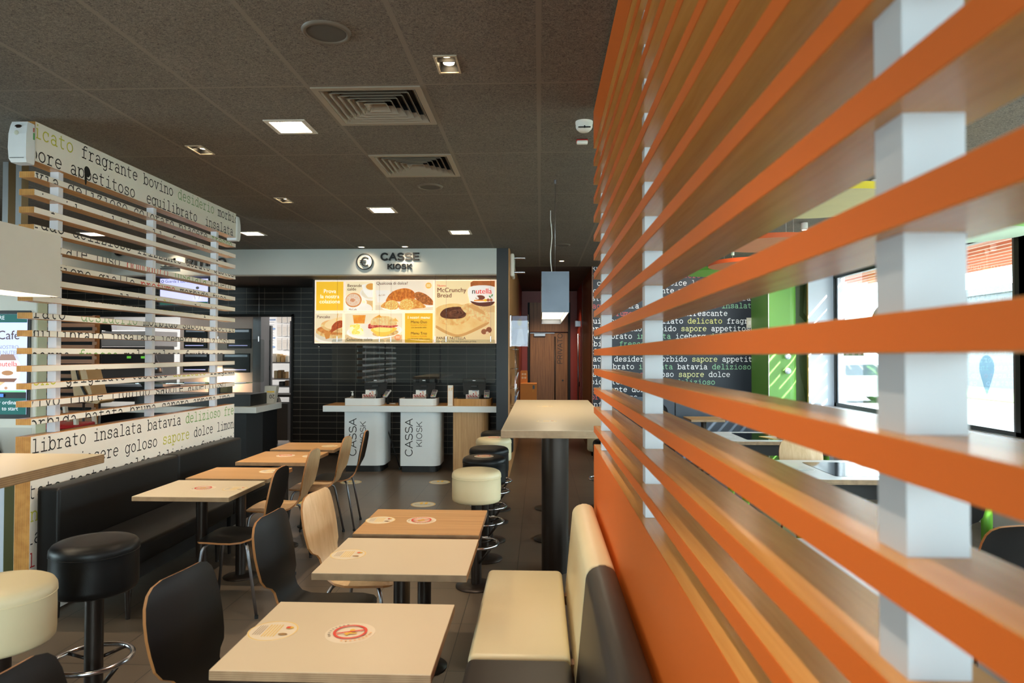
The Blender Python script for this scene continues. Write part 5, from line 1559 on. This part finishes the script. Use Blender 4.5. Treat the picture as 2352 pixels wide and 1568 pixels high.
MB().m(plain((150, 150, 150), .3, .6)).box(-7.75, 11.62, 1.72, -6.75, 12.4, 2.0, .01).build('hood', t)
p = MB().m('black').box(-7.75, 11.58, 1.42, -6.75, 12.3, 1.72, .01).build('control_panel', t)
for x in (-7.2, -6.95): MB().m(glow((110, 200, 70), .35)).box(x, 11.572, 1.51, x + .07, 11.58, 1.55).build('display', p)
t = thing('cold_cabinet', 'grey steel cabinet with yellow warning labels in the kitchen', 'cabinet', (-8.6, 12.2, 0))
MB().m(plain((132, 132, 136), .4, .4, var=.12, scale=2)).box(-8.97, 11.9, .1, -8.1, 12.7, 2.18, .008).build('body', t)
for x in (-8.72, -8.60): MB().m(plain((226, 214, 120), .5)).box(x, 11.893, 1.52, x + .095, 11.90, 1.68).m('black').prism([(x + .02, 1.59), (x + .075, 1.59), (x + .0475, 1.64)], 11.89, 11.893, lambda u, v, w: (u, w, v)).build('warning_label', t)
t = thing('prep_counter', 'dark kitchen counter running behind the pickup counter', 'counter', (-7.4, 10.9, 0))
MB().m('steel').box(-8.6, 10.95, 1.05, -6.2, 11.5, 1.09).build('worktop', t)
MB().m('black').box(-8.6, 11.0, 0, -6.2, 11.5, 1.05).build('cabinet', t)
t = thing('till_monitor', 'small tilted till monitor with pale blue screen on the pickup counter', 'monitor', (-6.45, 9.1, .90))
b = MB(); b.T = Matrix.Translation((-6.72, 9.42, 1.485)) @ Matrix.Rotation(R(-14), 4, 'X')
b.m('black').box(-.19, -.015, -.13, .19, .015, .13, .006).m(glow((176, 196, 246), .85)).box(-.16, -.018, -.11, .155, -.0155, .105)
b.build('display', t)
MB().m('black').tube([(-6.72, 9.44, .905), (-6.72, 9.44, 1.455)], .02, 8).cyl((-6.72, 9.44, 0), .1, .9005, .915, 18).build('stand', t)
t = thing('till_monitor', 'dark monitor turned away above the wooden slatted partition', 'monitor', (-7.0, 9.9, .9))
b = MB(); b.T = Matrix.Translation((-7.49, 11.2, 2.08)) @ Matrix.Rotation(R(24), 4, 'X') @ Matrix.Rotation(R(8), 4, 'Y')
b.m('black').box(-.24, -.015, -.09, .24, .015, .09, .006); b.build('display', t)
MB().m('black').tube([(-7.45, 11.23, 1.091), (-7.45, 11.23, 2.06)], .022, 8).build('stand', t)
t = thing('wood_slat_partition', 'warm wooden slatted partition on the pickup counter behind the screen posts', 'partition', (-6.2, 8.45, 0))
for k in range(17):
    z = .55 + .092 * k
    MB().m(wood((176, 112, 52), (134, 80, 34), 'x')).box(-6.45, 8.36, z, -5.62, 8.40, z + .05).build('slat', t)
for x in (-6.45, -5.68): MB().m(wood((186, 122, 58), (146, 90, 40), 'z')).box(x, 8.40, .0, x + .06, 8.46, 2.08).build('stile', t)
MB().m('blackmat').box(-6.4, 8.50, .5, -5.64, 8.52, 2.05).build('backing', t)
def highchair(label, x, y, rz, red=True):
    t = thing('high_chair', label, 'high chair', (x, y, 0), rz, 'children high chairs behind the printed screen')
    lw = plain((232, 222, 204), .5)
    for sx in (-1, 1):
        for sy in (-1, 1):
            b = MB().m(lw).prism([(-.022, -.014), (.022, -.014), (.022, .014), (-.022, .014)], 0, 1, lambda u, v, w: (sx * (.25 - .08 * w) + v, sy * (.25 - .08 * w) + u, w * 1.02))
            b.build('leg', t, False)
    RD = plain((196, 34, 36), .35)
    MB().m(RD).box(-.20, -.24, .86, .20, .16, .90, .015, 2).build('tray', t, False)
    MB().m(RD).box(-.17, -.15, .52, .17, .17, .55, .01, 2).build('seat', t, False)
    b = MB().m(RD); b.tube([(-.22, -.22, .30), (.22, -.22, .30)], .016, 8).tube([(-.22, .22, .30), (.22, .22, .30)], .016, 8); b.build('crossbar', t, False)
    return t
h = highchair('white and red high chair just behind the bottom board of the printed screen', -4.75, 6.65, .15)
copy_tree(h, (-5.35, 7.05, 0), -.1, 'white and red high chair farther left of its twin, before the wooden slatted partition')
h2 = bpy.data.objects[-1] if False else None
t = thing('child_seat', 'pale bent-plywood child seat with a black strap above the high chairs', 'seat', (-5.5, 8.1, 0))
b = MB().m(plain((206, 166, 110), .45))
pr_ = [(-5.68, 1.44), (-5.50, 1.46), (-5.40, 1.10), (-5.30, 1.02), (-5.34, .99), (-5.62, 1.02)]
b.prism(pr_, 8.0, 8.28, lambda u, v, w: (u, w, v)); b.build('shell', t)
MB().m('black').tube([(-5.60, 7.99, 1.45), (-5.55, 7.985, 1.25), (-5.46, 7.985, 1.08), (-5.40, 7.99, 1.02)], .016, 6).build('strap', t)
for x in (-5.6, -5.4): MB().m('steel').tube([(x, 8.14, 0), (x, 8.14, 1.0)], .014, 8).build('leg', t)
# kitchen shelves through the doorway
t = thing('kitchen_shelving', 'steel shelving crowded with supplies through the kitchen doorway', 'shelving', (-4.5, 12.6, 0))
for z in (.55, .98, 1.12, 1.42): MB().m('steel').box(-5.5, 12.3, z, -4.56, 12.9, z + .02).build('shelf', t)
for x in (-4.60, -5.46): MB().m('steel').box(x, 12.32, 0, x + .03, 12.36, 2.2).build('upright', t)
t = thing('kitchen_post', 'grey service post with black buttons in the kitchen doorway', 'post', (-4.86, 12.0, 0))
MB().m(STEEL2).box(-4.92, 11.98, 0, -4.81, 12.05, 2.1).build('post', t)
for z in (1.76, 1.30): MB().m('black').box(-4.90, 11.965, z, -4.83, 11.98, z + .08).build('button', t)
items = [(-5.05, 1.44, .16, .12, (206, 196, 186)), (-4.90, 1.44, .10, .20, (214, 90, 60)), (-4.55, 1.44, .14, .16, (226, 220, 206)), (-4.40, 1.44, .12, .15, (196, 170, 120)), (-4.26, 1.44, .14, .13, (190, 150, 96)), (-4.12, 1.44, .10, .12, (230, 226, 214)),
         (-5.06, 1.14, .22, .10, (84, 30, 34)), (-4.50, 1.14, .14, .14, (232, 214, 170)), (-4.36, 1.14, .14, .15, (186, 146, 94)), (-4.20, 1.14, .12, .12, (188, 148, 96)),
         (-5.0, 1.0, .16, .10, (206, 160, 96)), (-4.84, 1.0, .08, .11, (232, 228, 220)), (-4.30, 1.0, .20, .08, (60, 60, 64)), (-4.12, 1.0, .12, .10, (150, 110, 76)),
         (-4.45, .57, .2, .22, (226, 222, 212)), (-4.2, .57, .16, .1, (40, 42, 60)), (-5.0, .57, .2, .16, (200, 90, 120)), (-4.75, .57, .14, .12, (60, 58, 58))]
NM = {0: ('grey-white', 'carton'), 1: ('orange-red', 'carton'), 2: ('white', 'carton'), 3: ('tan', 'box'), 4: ('brown', 'box'), 5: ('pale', 'carton'), 6: ('maroon', 'crate'), 7: ('cream', 'carton'), 8: ('brown', 'box'), 9: ('kraft', 'box'), 10: ('amber', 'bag'), 11: ('white', 'pot'), 12: ('black', 'tray'), 13: ('brown', 'carton'), 14: ('white', 'bag'), 15: ('navy', 'tub'), 16: ('pink', 'bundle'), 17: ('black', 'tub')}
SH = {1.44: 'top shelf', 1.14: 'middle shelf', 1.0: 'lower shelf', .57: 'bottom shelf'}
for i, (x, z, w, h_, c) in enumerate(items):
    b = MB()
    x, w = -5.20 + (x + 5.06) * .54, w * .45
    kind = NM[i][1]
    if kind == 'bag': b.m(plain(c, .6)).ell((0, 0, h_ / 2), w / 2, .08, h_ / 2, 14, 8)
    elif kind in ('pot', 'tub'): b.m(plain(c, .5)).lathe([(.0001, 0), (w * .4, 0), (w * .5, h_), (w * .46, h_), (.0001, h_ * .9)], (0, 0, 0), 18)
    elif kind == 'bundle':
        b.m(plain(c, .6)); [b.ell((-w * .3 + w * .3 * k, 0, h_ * .4), w * .24, .07, h_ * .4, 12, 8) for k in range(3)]
    else:
        b.m(plain(c, .6)).box(-w / 2, -.08, 0, w / 2, .08, h_, .004)
        b.m(plain(tuple(min(255, q * .8 + 40) for q in c), .6)).box(-w * .3, -.0825, h_ * .25, w * .25, -.08, h_ * .7)
        b.m('offwhite').box(-w * .5, -.01, h_, w * .5, .01, h_ + .001)
    single('supply_' + kind, b, '%s %s on the %s of the kitchen shelving' % (NM[i][0], kind, SH[z]), kind, (x, 12.5, z + .0005))
t = thing('notice_board', 'white and blue printed notices on the kitchen wall', 'notice', (-5.5, 13.98, 1.6))
b = MB().m(plain((226, 230, 234), .6)).box(-5.85, 13.97, 1.55, -5.1, 13.995, 2.5)
a = Art(b, (-5.82, 13.969, 1.6), (.6, 0, 0), (0, 0, 1), (0, -1, 0), .0006)
BL = plain((110, 150, 204), .6, var=0); LG = plain((176, 184, 190), .6, var=0)
for k in range(4): a.rect(.03, .12 + .19 * k, .5, .15 + .19 * k, BL)
for k in range(12): a.rect(.05, .1 + .055 * k, .46, .11 + .055 * k, LG)
for i in range(3):
    for j in range(3): a.rect(.56 + .2 * i, .08 + .28 * j, .73 + .2 * i, .33 + .28 * j, plain((206, 206, 204), .6, var=0)); [a.rect(.58 + .2 * i, .11 + .28 * j + .03 * q, .71 + .2 * i, .117 + .28 * j + .03 * q, GRY) for q in range(6)]
b.build('sheet', t)
t = thing('hanging_monitor', 'angled black monitor high in the kitchen doorway', 'monitor', (-5.1, 12.1, 2.0))
MB().m('black').prism([(-5.16, 2.12), (-4.97, 2.12), (-5.16, 1.80)], 12.1, 12.16, lambda u, v, w: (u, w, v)).build('display', t)
MB().m('steel').tube([(-5.1, 12.13, 2.1), (-5.1, 12.13, 2.7)], .02, 8).build('bracket', t)
t = thing('kitchen_worktable', 'dark steel worktable with grey bins in the kitchen doorway', 'table', (-4.45, 11.7, 0))
MB().m(plain((70, 68, 66), .4, .4)).box(-4.78, 11.4, .86, -4.0, 11.94, .9).build('worktop', t)
MB().m(plain((84, 80, 78), .5)).box(-4.62, 11.45, .12, -4.30, 11.92, .74).build('bin', t)
MB().m('black').box(-4.76, 11.5, .0, -4.65, 11.92, .8).build('base', t)
b = MB().m(plain((210, 200, 184), .6)).prism([(-.07, 0), (.07, 0), (.11, .24), (-.06, .24)], -.05, .05, lambda u, v, w: (u, w, v))
Art(b, (0, -.051, 0), (1, 0, 0), (0, 0, 1), (0, -1, 0)).rect(-.03, .15, .08, .17, YEL).text('20', .085, .12, .08, M['black'], rot=180)
single('numbered_pouch', b, 'white pouch with an upside-down number 20 on the pickup counter end', 'pouch', (-3.82, 9.50, .9005))
lamp('kitchen_light', 'AREA', (-5.0, 12.5, 2.72), 70, (1.0, .93, .86), aim=(-5, 12.5, 0), shape='RECTANGLE', size=5, size_y=1.6)
lamp('kitchen_light', 'AREA', (-7.6, 12.0, 2.72), 110, (1.0, .95, .9), aim=(-7.6, 12.0, 0), shape='RECTANGLE', size=2, size_y=1.6)

# ------------------------------------------------------------ order kiosk and chrome posts
t = thing('order_kiosk', 'white self-order kiosk with a lit breakfast advert behind the printed screen', 'kiosk', (-3.93, 4.75, 0))
KW = plain((226, 222, 212), .4)
MB().m(KW).box(-4.29, 4.70, .78, -3.585, 4.80, 2.03, .006).m(plain((198, 200, 170), .45)).box(-3.5855, 4.704, .79, -3.58, 4.797, 2.02).build('body', t)  # olive sheet puts the side face's shade into its colour
MB().m('black').box(-4.275, 4.69, 1.134, -3.622, 4.702, 1.903, .004).build('bezel', t)
b = MB().m(glow((206, 214, 246), .5)).box(-4.262, 4.687, 1.164, -3.645, 4.6905, 1.878)
a = Art(b, (-4.262, 4.6868, 1.164), (.851, 0, 0), (0, 0, .8545), (0, -1, 0))
GRN = glow((26, 88, 84), .5)
sw_ = glow((236, 240, 250), .5)
a.rect(0, .765, .725, .835, GRN).rect(0, 0, .725, .135, GRN).rect(0, .135, .725, .185, plain((20, 20, 24), .4, var=0))
a.text('TOCCA PER ORDINARE', .29, .79, .045, sw_, 'c').text('McCafé', .66, .625, .105, glow((70, 50, 50), .5), 'r').text('PROVA IL NOSTRO', .655, .545, .044, glow((150, 150, 170), .5), 'r', -.004).text('CROISSANT FARCITO CON NUTELLA', .705, .50, .044, glow((150, 150, 170), .5), 'r', -.004)
a.text('Tocca per ordinare', .68, .085, .046, sw_, 'r', .01).text('Touch to start', .66, .035, .046, sw_, 'r', .01)
for k in range(6): a.rect(.10 + .075 * k, .145, .16 + .075 * k, .172, (glow((200, 220, 250), .5), glow((80, 130, 220), .5))[k % 2])
a.rect(0, .185, .725, .20, glow((120, 190, 150), .5))
a.ell(.4, .25, .30, .05, sw_).ell(.4, .255, .26, .04, glow((220, 224, 240), .5))
cr = noise2((226, 190, 140), (190, 136, 84), 14, .5, .5)
a.poly([(.16, .26), (.22, .34), (.34, .38), (.47, .33), (.55, .27), (.5, .235), (.36, .225), (.22, .23)], cr).ell(.31, .30, .05, .05, glow((240, 210, 170), .5)).ell(.31, .30, .03, .032, glow((110, 60, 40), .5))
a.poly([(.485, .30), (.66, .30), (.675, .40), (.64, .45), (.50, .45), (.465, .40)], glow((236, 230, 230), .5)).poly([(.49, .45), (.645, .45), (.62, .50), (.51, .50)], glow((150, 116, 106), .5)).text('nutella', .57, .40, .062, glow((200, 60, 60), .5), 'c', .01).ell(.57, .345, .05, .02, glow((170, 120, 80), .5)).poly([(.49, .30), (.655, .30), (.63, .27), (.51, .27)], glow((120, 80, 66), .5))
for x, y in ((.44, .215), (.47, .225), (.56, .22)): a.ell(x, y, .014, .012, glow((190, 140, 110), .5))
b.build('display', t)
MB().m(plain((206, 202, 194), .4)).box(-4.26, 4.693, .80, -3.97, 4.70, 1.07).box(-3.90, 4.693, .80, -3.61, 4.70, 1.07).build('service_panel', t)
b = MB(); b.T = Matrix.Translation((-3.95, 4.60, .95)) @ Matrix.Rotation(R(35), 4, 'X')
b.m('black').box(-.16, -.02, -.12, .16, .02, .12, .008).m('oak').box(-.165, -.024, -.125, .165, -.02, -.115)
b.build('card_terminal', t)
MB().m(plain((196, 202, 214), .4)).box(-4.1, 4.71, 0, -3.815, 4.80, .78).m(plain((96, 96, 60), .45)).box(-3.815, 4.712, 0, -3.81, 4.80, .78).box(-4.2, 4.55, 0, -3.72, 4.95, .02).build('pedestal', t)
for x in (-3.855, -3.757):
    b = MB().m(metal((206, 208, 212), .3)).box(x - .022, 4.73, 2.03, x + .018, 4.734, CEIL - .002).m(plain((150, 124, 88), .4, .5)).box(x + .012, 4.734, 2.03, x + .018, 4.80, CEIL - .002)
    b.build('pole', t)

# ------------------------------------------------------------ along the dark pier and corridor
t = thing('emergency_light', 'white wall lamp with two pairs of metal prongs high on the dark pier', 'wall lamp', (-.39, 9.3, 2.7))
MB().m('white').box(-.398, 9.02, 2.63, -.345, 9.40, 2.94, .02, 3).build('casing', t)
for z in (2.69, 2.88):
    for y in (9.06, 9.12): MB().m('chrome').cyl((0, y, z), .013, -.345, -.20, 12, 'x').build('prong', t)
t = thing('flyer_holder', 'white flyers in a clear wall holder beside the dark pier', 'holder', (-.3, 9.2, 1.9))
MB().m(glass((244, 244, 248), .015)).box(-.392, 9.05, 1.70, -.155, 9.053, 2.115).box(-.392, 9.07, 1.70, -.155, 9.073, 2.115).build('sleeve', t)
b = MB().m(plain((188, 188, 204), .5)).box(-.37, 9.058, 1.72, -.17, 9.068, 2.105)
a = Art(b, (-.37, 9.0578, 1.72), (1, 0, 0), (0, 0, 1), (0, -1, 0))
a.poly([(.05, .0), (.17, .0), (.13, .24), (.09, .24)], plain((214, 214, 222), .5, var=0)).ell(.10, .30, .03, .05, plain((206, 196, 176), .5, var=0)).rect(0, .22, .2, .224, GRY)
b.build('flyer', t)
MB().m('chrome').tube([(-.392, 9.05, 1.69), (-.392, 9.05, 2.125)], .006, 6).tube([(-.155, 9.05, 1.69), (-.155, 9.05, 2.125)], .006, 6).box(-.40, 9.04, 1.70, -.385, 9.08, 2.11).build('frame', t)
t = thing('wire_rack', 'slim chrome wire rack of leaflets on the wood cladding under the flyers', 'rack', (-.36, 9.3, .7))
b = MB().m('chrome')
for y in (9.05, 9.45): b.tube([(-.33, y, .55), (-.33, y, 1.70)], .006, 6)
for k in range(5):
    z = .62 + .26 * k
    b.tube([(-.398, 9.05, z), (-.30, 9.05, z), (-.30, 9.45, z), (-.398, 9.45, z)], .004, 6)
b.build('frame', t)
for k in range(3):
    b = MB().m(plain((206, 204, 210), .5)).prism([(-.345, 0), (-.338, 0), (-.288, .17), (-.295, .17)], 9.08, 9.42, lambda u, v, w: (u, w, .66 + .26 * k + v))
    b.m(plain(((120, 90, 70), (90, 110, 150), (160, 90, 60))[k], .5)).box(-.34, 9.075, .68 + .26 * k, -.31, 9.08, .78 + .26 * k)
    b.build('leaflet', t)
t = thing('cardboard_box', 'orange cardboard carton with a tall back panel in the corridor', 'box', (-.2, 13.2, 0))
b = MB().m(plain((206, 126, 50), .7)).box(-.375, 13.0, 0, -.06, 13.5, 1.03).m(plain((220, 140, 50), .6)).prism(rrect(-.385, 1.0, -.245, 1.27, .02), 13.42, 13.5, lambda u, v, w: (u, w, v))
b.build('carton', t)
a_ = MB()
a = Art(a_, (-.385, 13.42, 1.0), (1, 0, 0), (0, 0, 1), (0, -1, 0))
for i in range(2):
    for j in range(2): a.ring(.045 + .05 * i, .13 + .07 * j, .006, .02, plain((246, 226, 180), .5, var=0), 20)
a = Art(a_, (-.375, 13.0, 0), (1, 0, 0), (0, 0, 1), (0, -1, 0))
a.rect(.235, .93, .275, 1.0, M['black']).text('17', .23, .88, .03, YEL)
a_.build('print', t)
t = thing('door_alarm', 'small metal door bracket on the red corridor wall', 'bracket', (.77, 13.6, 2.15))
MB().m('steel').box(.70, 13.56, 2.14, .815, 13.66, 2.26, .006).build('bracket', t)
t = single('switch_plate', MB().m(plain((206, 200, 186), .4)).box(-.045, -.012, -.08, .045, 0, .08, .004).m('white').box(-.02, -.016, -.03, .02, -.012, .03, .002), 'small pale switch plate on the word wall beside the green pier', 'switch', (3.27, 10.76, 2.09))

# ------------------------------------------------------------ the bright room beyond the orange screen
def disc(label, x, y, r, z, col, bot):
    t = thing('ceiling_disc', label, 'acoustic disc', (x, y, z), 0, 'coloured discs hung from the ceiling')
    MB().m(plain(col, .5)).lathe([(r, 0), (r, .045)], (x, y, z), 56).lathe([(.0001, .045), (r, .045)], (x, y, z), 56, False).build('rim', t)
    MB().m(plain(bot, .7)).lathe([(.0001, .0), (r, .0)], (x, y, z), 56, False).build('underside', t)
    for k in range(3):
        q = 2 * PI * k / 3 + .6
        MB().m('white').cyl((x + r * .8 * math.cos(q), y + r * .8 * math.sin(q), 0), .022, CEIL - .06, CEIL, 14).tube([(x + r * .8 * math.cos(q), y + r * .8 * math.sin(q), z + .045), (x + r * .8 * math.cos(q), y + r * .8 * math.sin(q), CEIL - .05)], .0015, 5).build('suspension', t)
disc('yellow-rimmed cream disc hung from the ceiling near the orange screen', 1.92, 4.62, .46, 2.60, (214, 190, 40), (232, 224, 170))
disc('mint green disc hung by the window mullion', 3.62, 5.85, .44, 2.60, (140, 214, 110), (214, 240, 214))
disc('orange disc hung from the ceiling behind the yellow one', 2.15, 6.45, .45, 2.62, (210, 90, 30), (226, 150, 110))
disc('orange disc farther back, in front of a green one', 2.42, 7.95, .46, 2.62, (206, 84, 26), (220, 140, 100))
disc('leaf green disc hung before the word wall', 2.3, 9.0, .42, 2.66, (110, 186, 60), (140, 200, 90))
def play_table(label, x0, y0, x1, y1, sc):
    t = thing('play_table', label, 'table', ((x0 + x1) / 2, (y0 + y1) / 2, 0), 0, 'rounded white tables with inset screens')
    b = MB().m(plywood('z', (190, 160, 126), (120, 98, 78), .006)).prism(rrect(x0, y0, x1, y1, .16, 8), .715, .748)
    b.m(plain((232, 234, 236), .22)).prism(rrect(x0 + .001, y0 + .001, x1 - .001, y1 - .001, .16, 8), .748, .75)
    b.build('table_top', t)
    MB().m(plain((38, 34, 32), .5)).prism(rrect(x0 + .08, y0 + .08, x1 - .08, y1 - .08, .1, 6), .60, .714).build('apron', t)
    MB().m(plain((20, 26, 36), .08)).prism(rrect(x0 + .26, y0 + .12, x1 - .1, y1 - .12, .02), .75, .7515).build('inset_screen', t)
    b = MB().m('white').cyl((0, 0, 0), .001, -.5, -.49)
    a_ = MB(); a = Art(a_, (0, 0, .7505), (1, 0, 0), (0, 1, 0), (0, 0, 1)); a.ring(x0 + .14, (y0 + y1) / 2 - .05, .07, .075, plain((206, 210, 212), .4, var=0)); a.rect(x0 + .10, (y0 + y1) / 2 - .06, x0 + .18, (y0 + y1) / 2 - .04, plain((206, 210, 212), .4, var=0)); a_.build('sticker', t)
    for x in (x0 + .25, x1 - .25):
        for y in (y0 + .15, y1 - .15): MB().m(plain((94, 150, 40), .4)).cyl((x, y, 0), .035, 0, .60, 18).build('leg', t)
    return t
play_table('rounded white table with an inset screen, nearer the orange screen', 1.80, 4.72, 3.35, 5.58, 1)
t = play_table('rounded white table with an inset screen, farther of the two', 1.80, 6.74, 3.30, 7.56, 1)
b = MB().m(plain((226, 200, 120), .6)).box(-.17, -.12, 0, .17, .12, .004).m('white').box(-.13, -.10, .004, .12, .10, .006).m(plain((90, 120, 130), .5)).box(-.1, -.14, .006, .2, -.08, .03).m(plain((60, 80, 70), .5)).box(.05, .03, .006, .16, .1, .008)
single('menu_leaflets', b, 'scattered leaflets on the farther rounded table', 'leaflet', (2.45, 7.05, .7517), .3)
make_table('oakx', 'small wooden table before the navy wainscot under the word wall', 1.98, 9.0, 2.42, 9.5, 'small tables in the bright room')
make_table(plain((236, 232, 228), .25), 'white table close behind the orange screen, seen between its lower slats', .98, 2.25, 1.58, 3.25, 'small tables in the bright room')
t = thing('navy_booth', 'navy booth back with a rounded opening under the word wall', 'bench', (1.55, 9.9, 0))
NV = plain((44, 50, 62), .4, var=.04)
MB().m(NV).box(1.02, 10.35, 0, 3.25, 10.72, .46).build('seat', t)
b = MB().m(NV)
out = rrect(1.02, .30, 1.95, .98, .02, 3); inn = rrect(1.12, .40, 1.86, .90, .16, 3)
for w in (9.95, 9.98):
    n = len(out)
    vs = [(u, w, v) for u, v in out] + [(u, w, v) for u, v in inn]
    b.add(vs, [[i, (i + 1) % n, n + (i + 1) % n, n + i] for i in range(n)])
b.prism(inn, 9.95, 9.98, lambda u, v, w: (u, w, v), caps=False).prism(out, 9.95, 9.98, lambda u, v, w: (u, w, v), caps=False)
b.build('divider', t)
MB().m('blackmat').box(1.05, 9.98, .3, 1.92, 10.0, .95).build('divider_back', t)
MB().m(plain((40, 46, 58), .4)).box(1.97, 9.97, .0, 3.2, 10.02, .92).build('front_panel', t)
def room_chair(src, bx, by, deg, lab):
    l, a = chair_at(None, bx, by, deg, lab)
    copy_tree(src, l, a, lab, 'chairs in the bright room beyond the orange screen')
room_chair(cb, 2.02, 3.02, 100, 'black plywood chair beyond the nearest white post of the orange screen')
room_chair(cl, 2.25, 5.95, -90, 'pale plywood chair behind the nearer rounded table')
room_chair(cl, 2.9, 6.0, -90, 'pale plywood chair behind the nearer rounded table, closer to the windows')
room_chair(cb, 2.5, 4.25, 90, 'black plywood chair before the nearer rounded table')
room_chair(cb, 1.25, 7.1, 5, 'black plywood chair at the short end of the farther rounded table')
def pouf(label, x, y, col):
    t = thing('pouf', label, 'stool', (x, y, 0), 0, 'cylindrical poufs in the bright room')
    MB().m(plain(col, .5, bump=.1, bscale=200)).lathe([(.0001, .46), (.20, .46), (.218, .452), (.225, .435), (.225, .03), (.0001, .03)], (x, y, 0), 36).build('cushion', t)
    MB().m('black').cyl((x, y, 0), .2, 0, .03, 24).build('base', t)
pouf('mustard cylindrical pouf behind the black chair by the window', 3.35, 3.9, (166, 136, 40))
pouf('green cylindrical pouf in front of the nearer rounded table', 3.15, 4.45, (94, 150, 50))
t = thing('cream_bench', 'cream upholstered bench behind the orange screen, seen between the low slats', 'bench', (.75, 3.9, 0))
MB().m('cream').box(.52, 3.1, .36, .95, 4.7, .46, .03, 3).build('seat', t)
MB().m('blackmat').box(.56, 3.14, 0, .90, 4.66, .36).build('frame', t)
for k, z in enumerate((1.36, 1.57)):
    b = MB().m(plain((214, 222, 236), .25)).lathe([(.0001, -.085), (.03, -.083), (.045, -.065), (.045, -.045), (.03, -.03), (.018, -.02), (.018, 0)], (0, 0, 0), 20, True, 'y')
    single('coat_knob', b, 'white round coat knob on the green pier, %s one' % ('lower' if k == 0 else 'upper'), 'knob', (3.55, 9.95, z), 0, 'white knobs on the green pier')

def cylinder_spot(label, x, y, aim=None):
    t = thing('ceiling_spot', label, 'light', (x, y, CEIL), 0, 'small white cylinder spots of the bright room')
    MB().m('white').lathe([(.0001, -.075), (.030, -.075), (.034, -.07), (.034, 0)], (x, y, CEIL), 22).build('body', t)
    MB().m(glow((255, 240, 220), 4.0)).cyl((x, y, CEIL), .024, -.0765, -.0752, 18).build('bulb', t)
    if aim: lamp('added_wall_spot', 'SPOT', (x, y, CEIL - .09), 75, (1, .93, .85), aim=aim, spot_size=R(95), spot_blend=.9, shadow_soft_size=.04)  # aimed spots are added to brighten the word wall
cylinder_spot('small white cylinder spot above the yellow-rimmed disc', 2.66, 5.48)
cylinder_spot('small white cylinder spot midway along the bright room', 2.78, 7.25)
cylinder_spot('small white cylinder spot added before the word wall, beside the green pier', 2.78, 8.75, (2.6, 10.7, 1.6))
cylinder_spot('small white cylinder spot added before the word wall, by the corridor', 1.45, 8.75, (1.5, 10.7, 1.6))
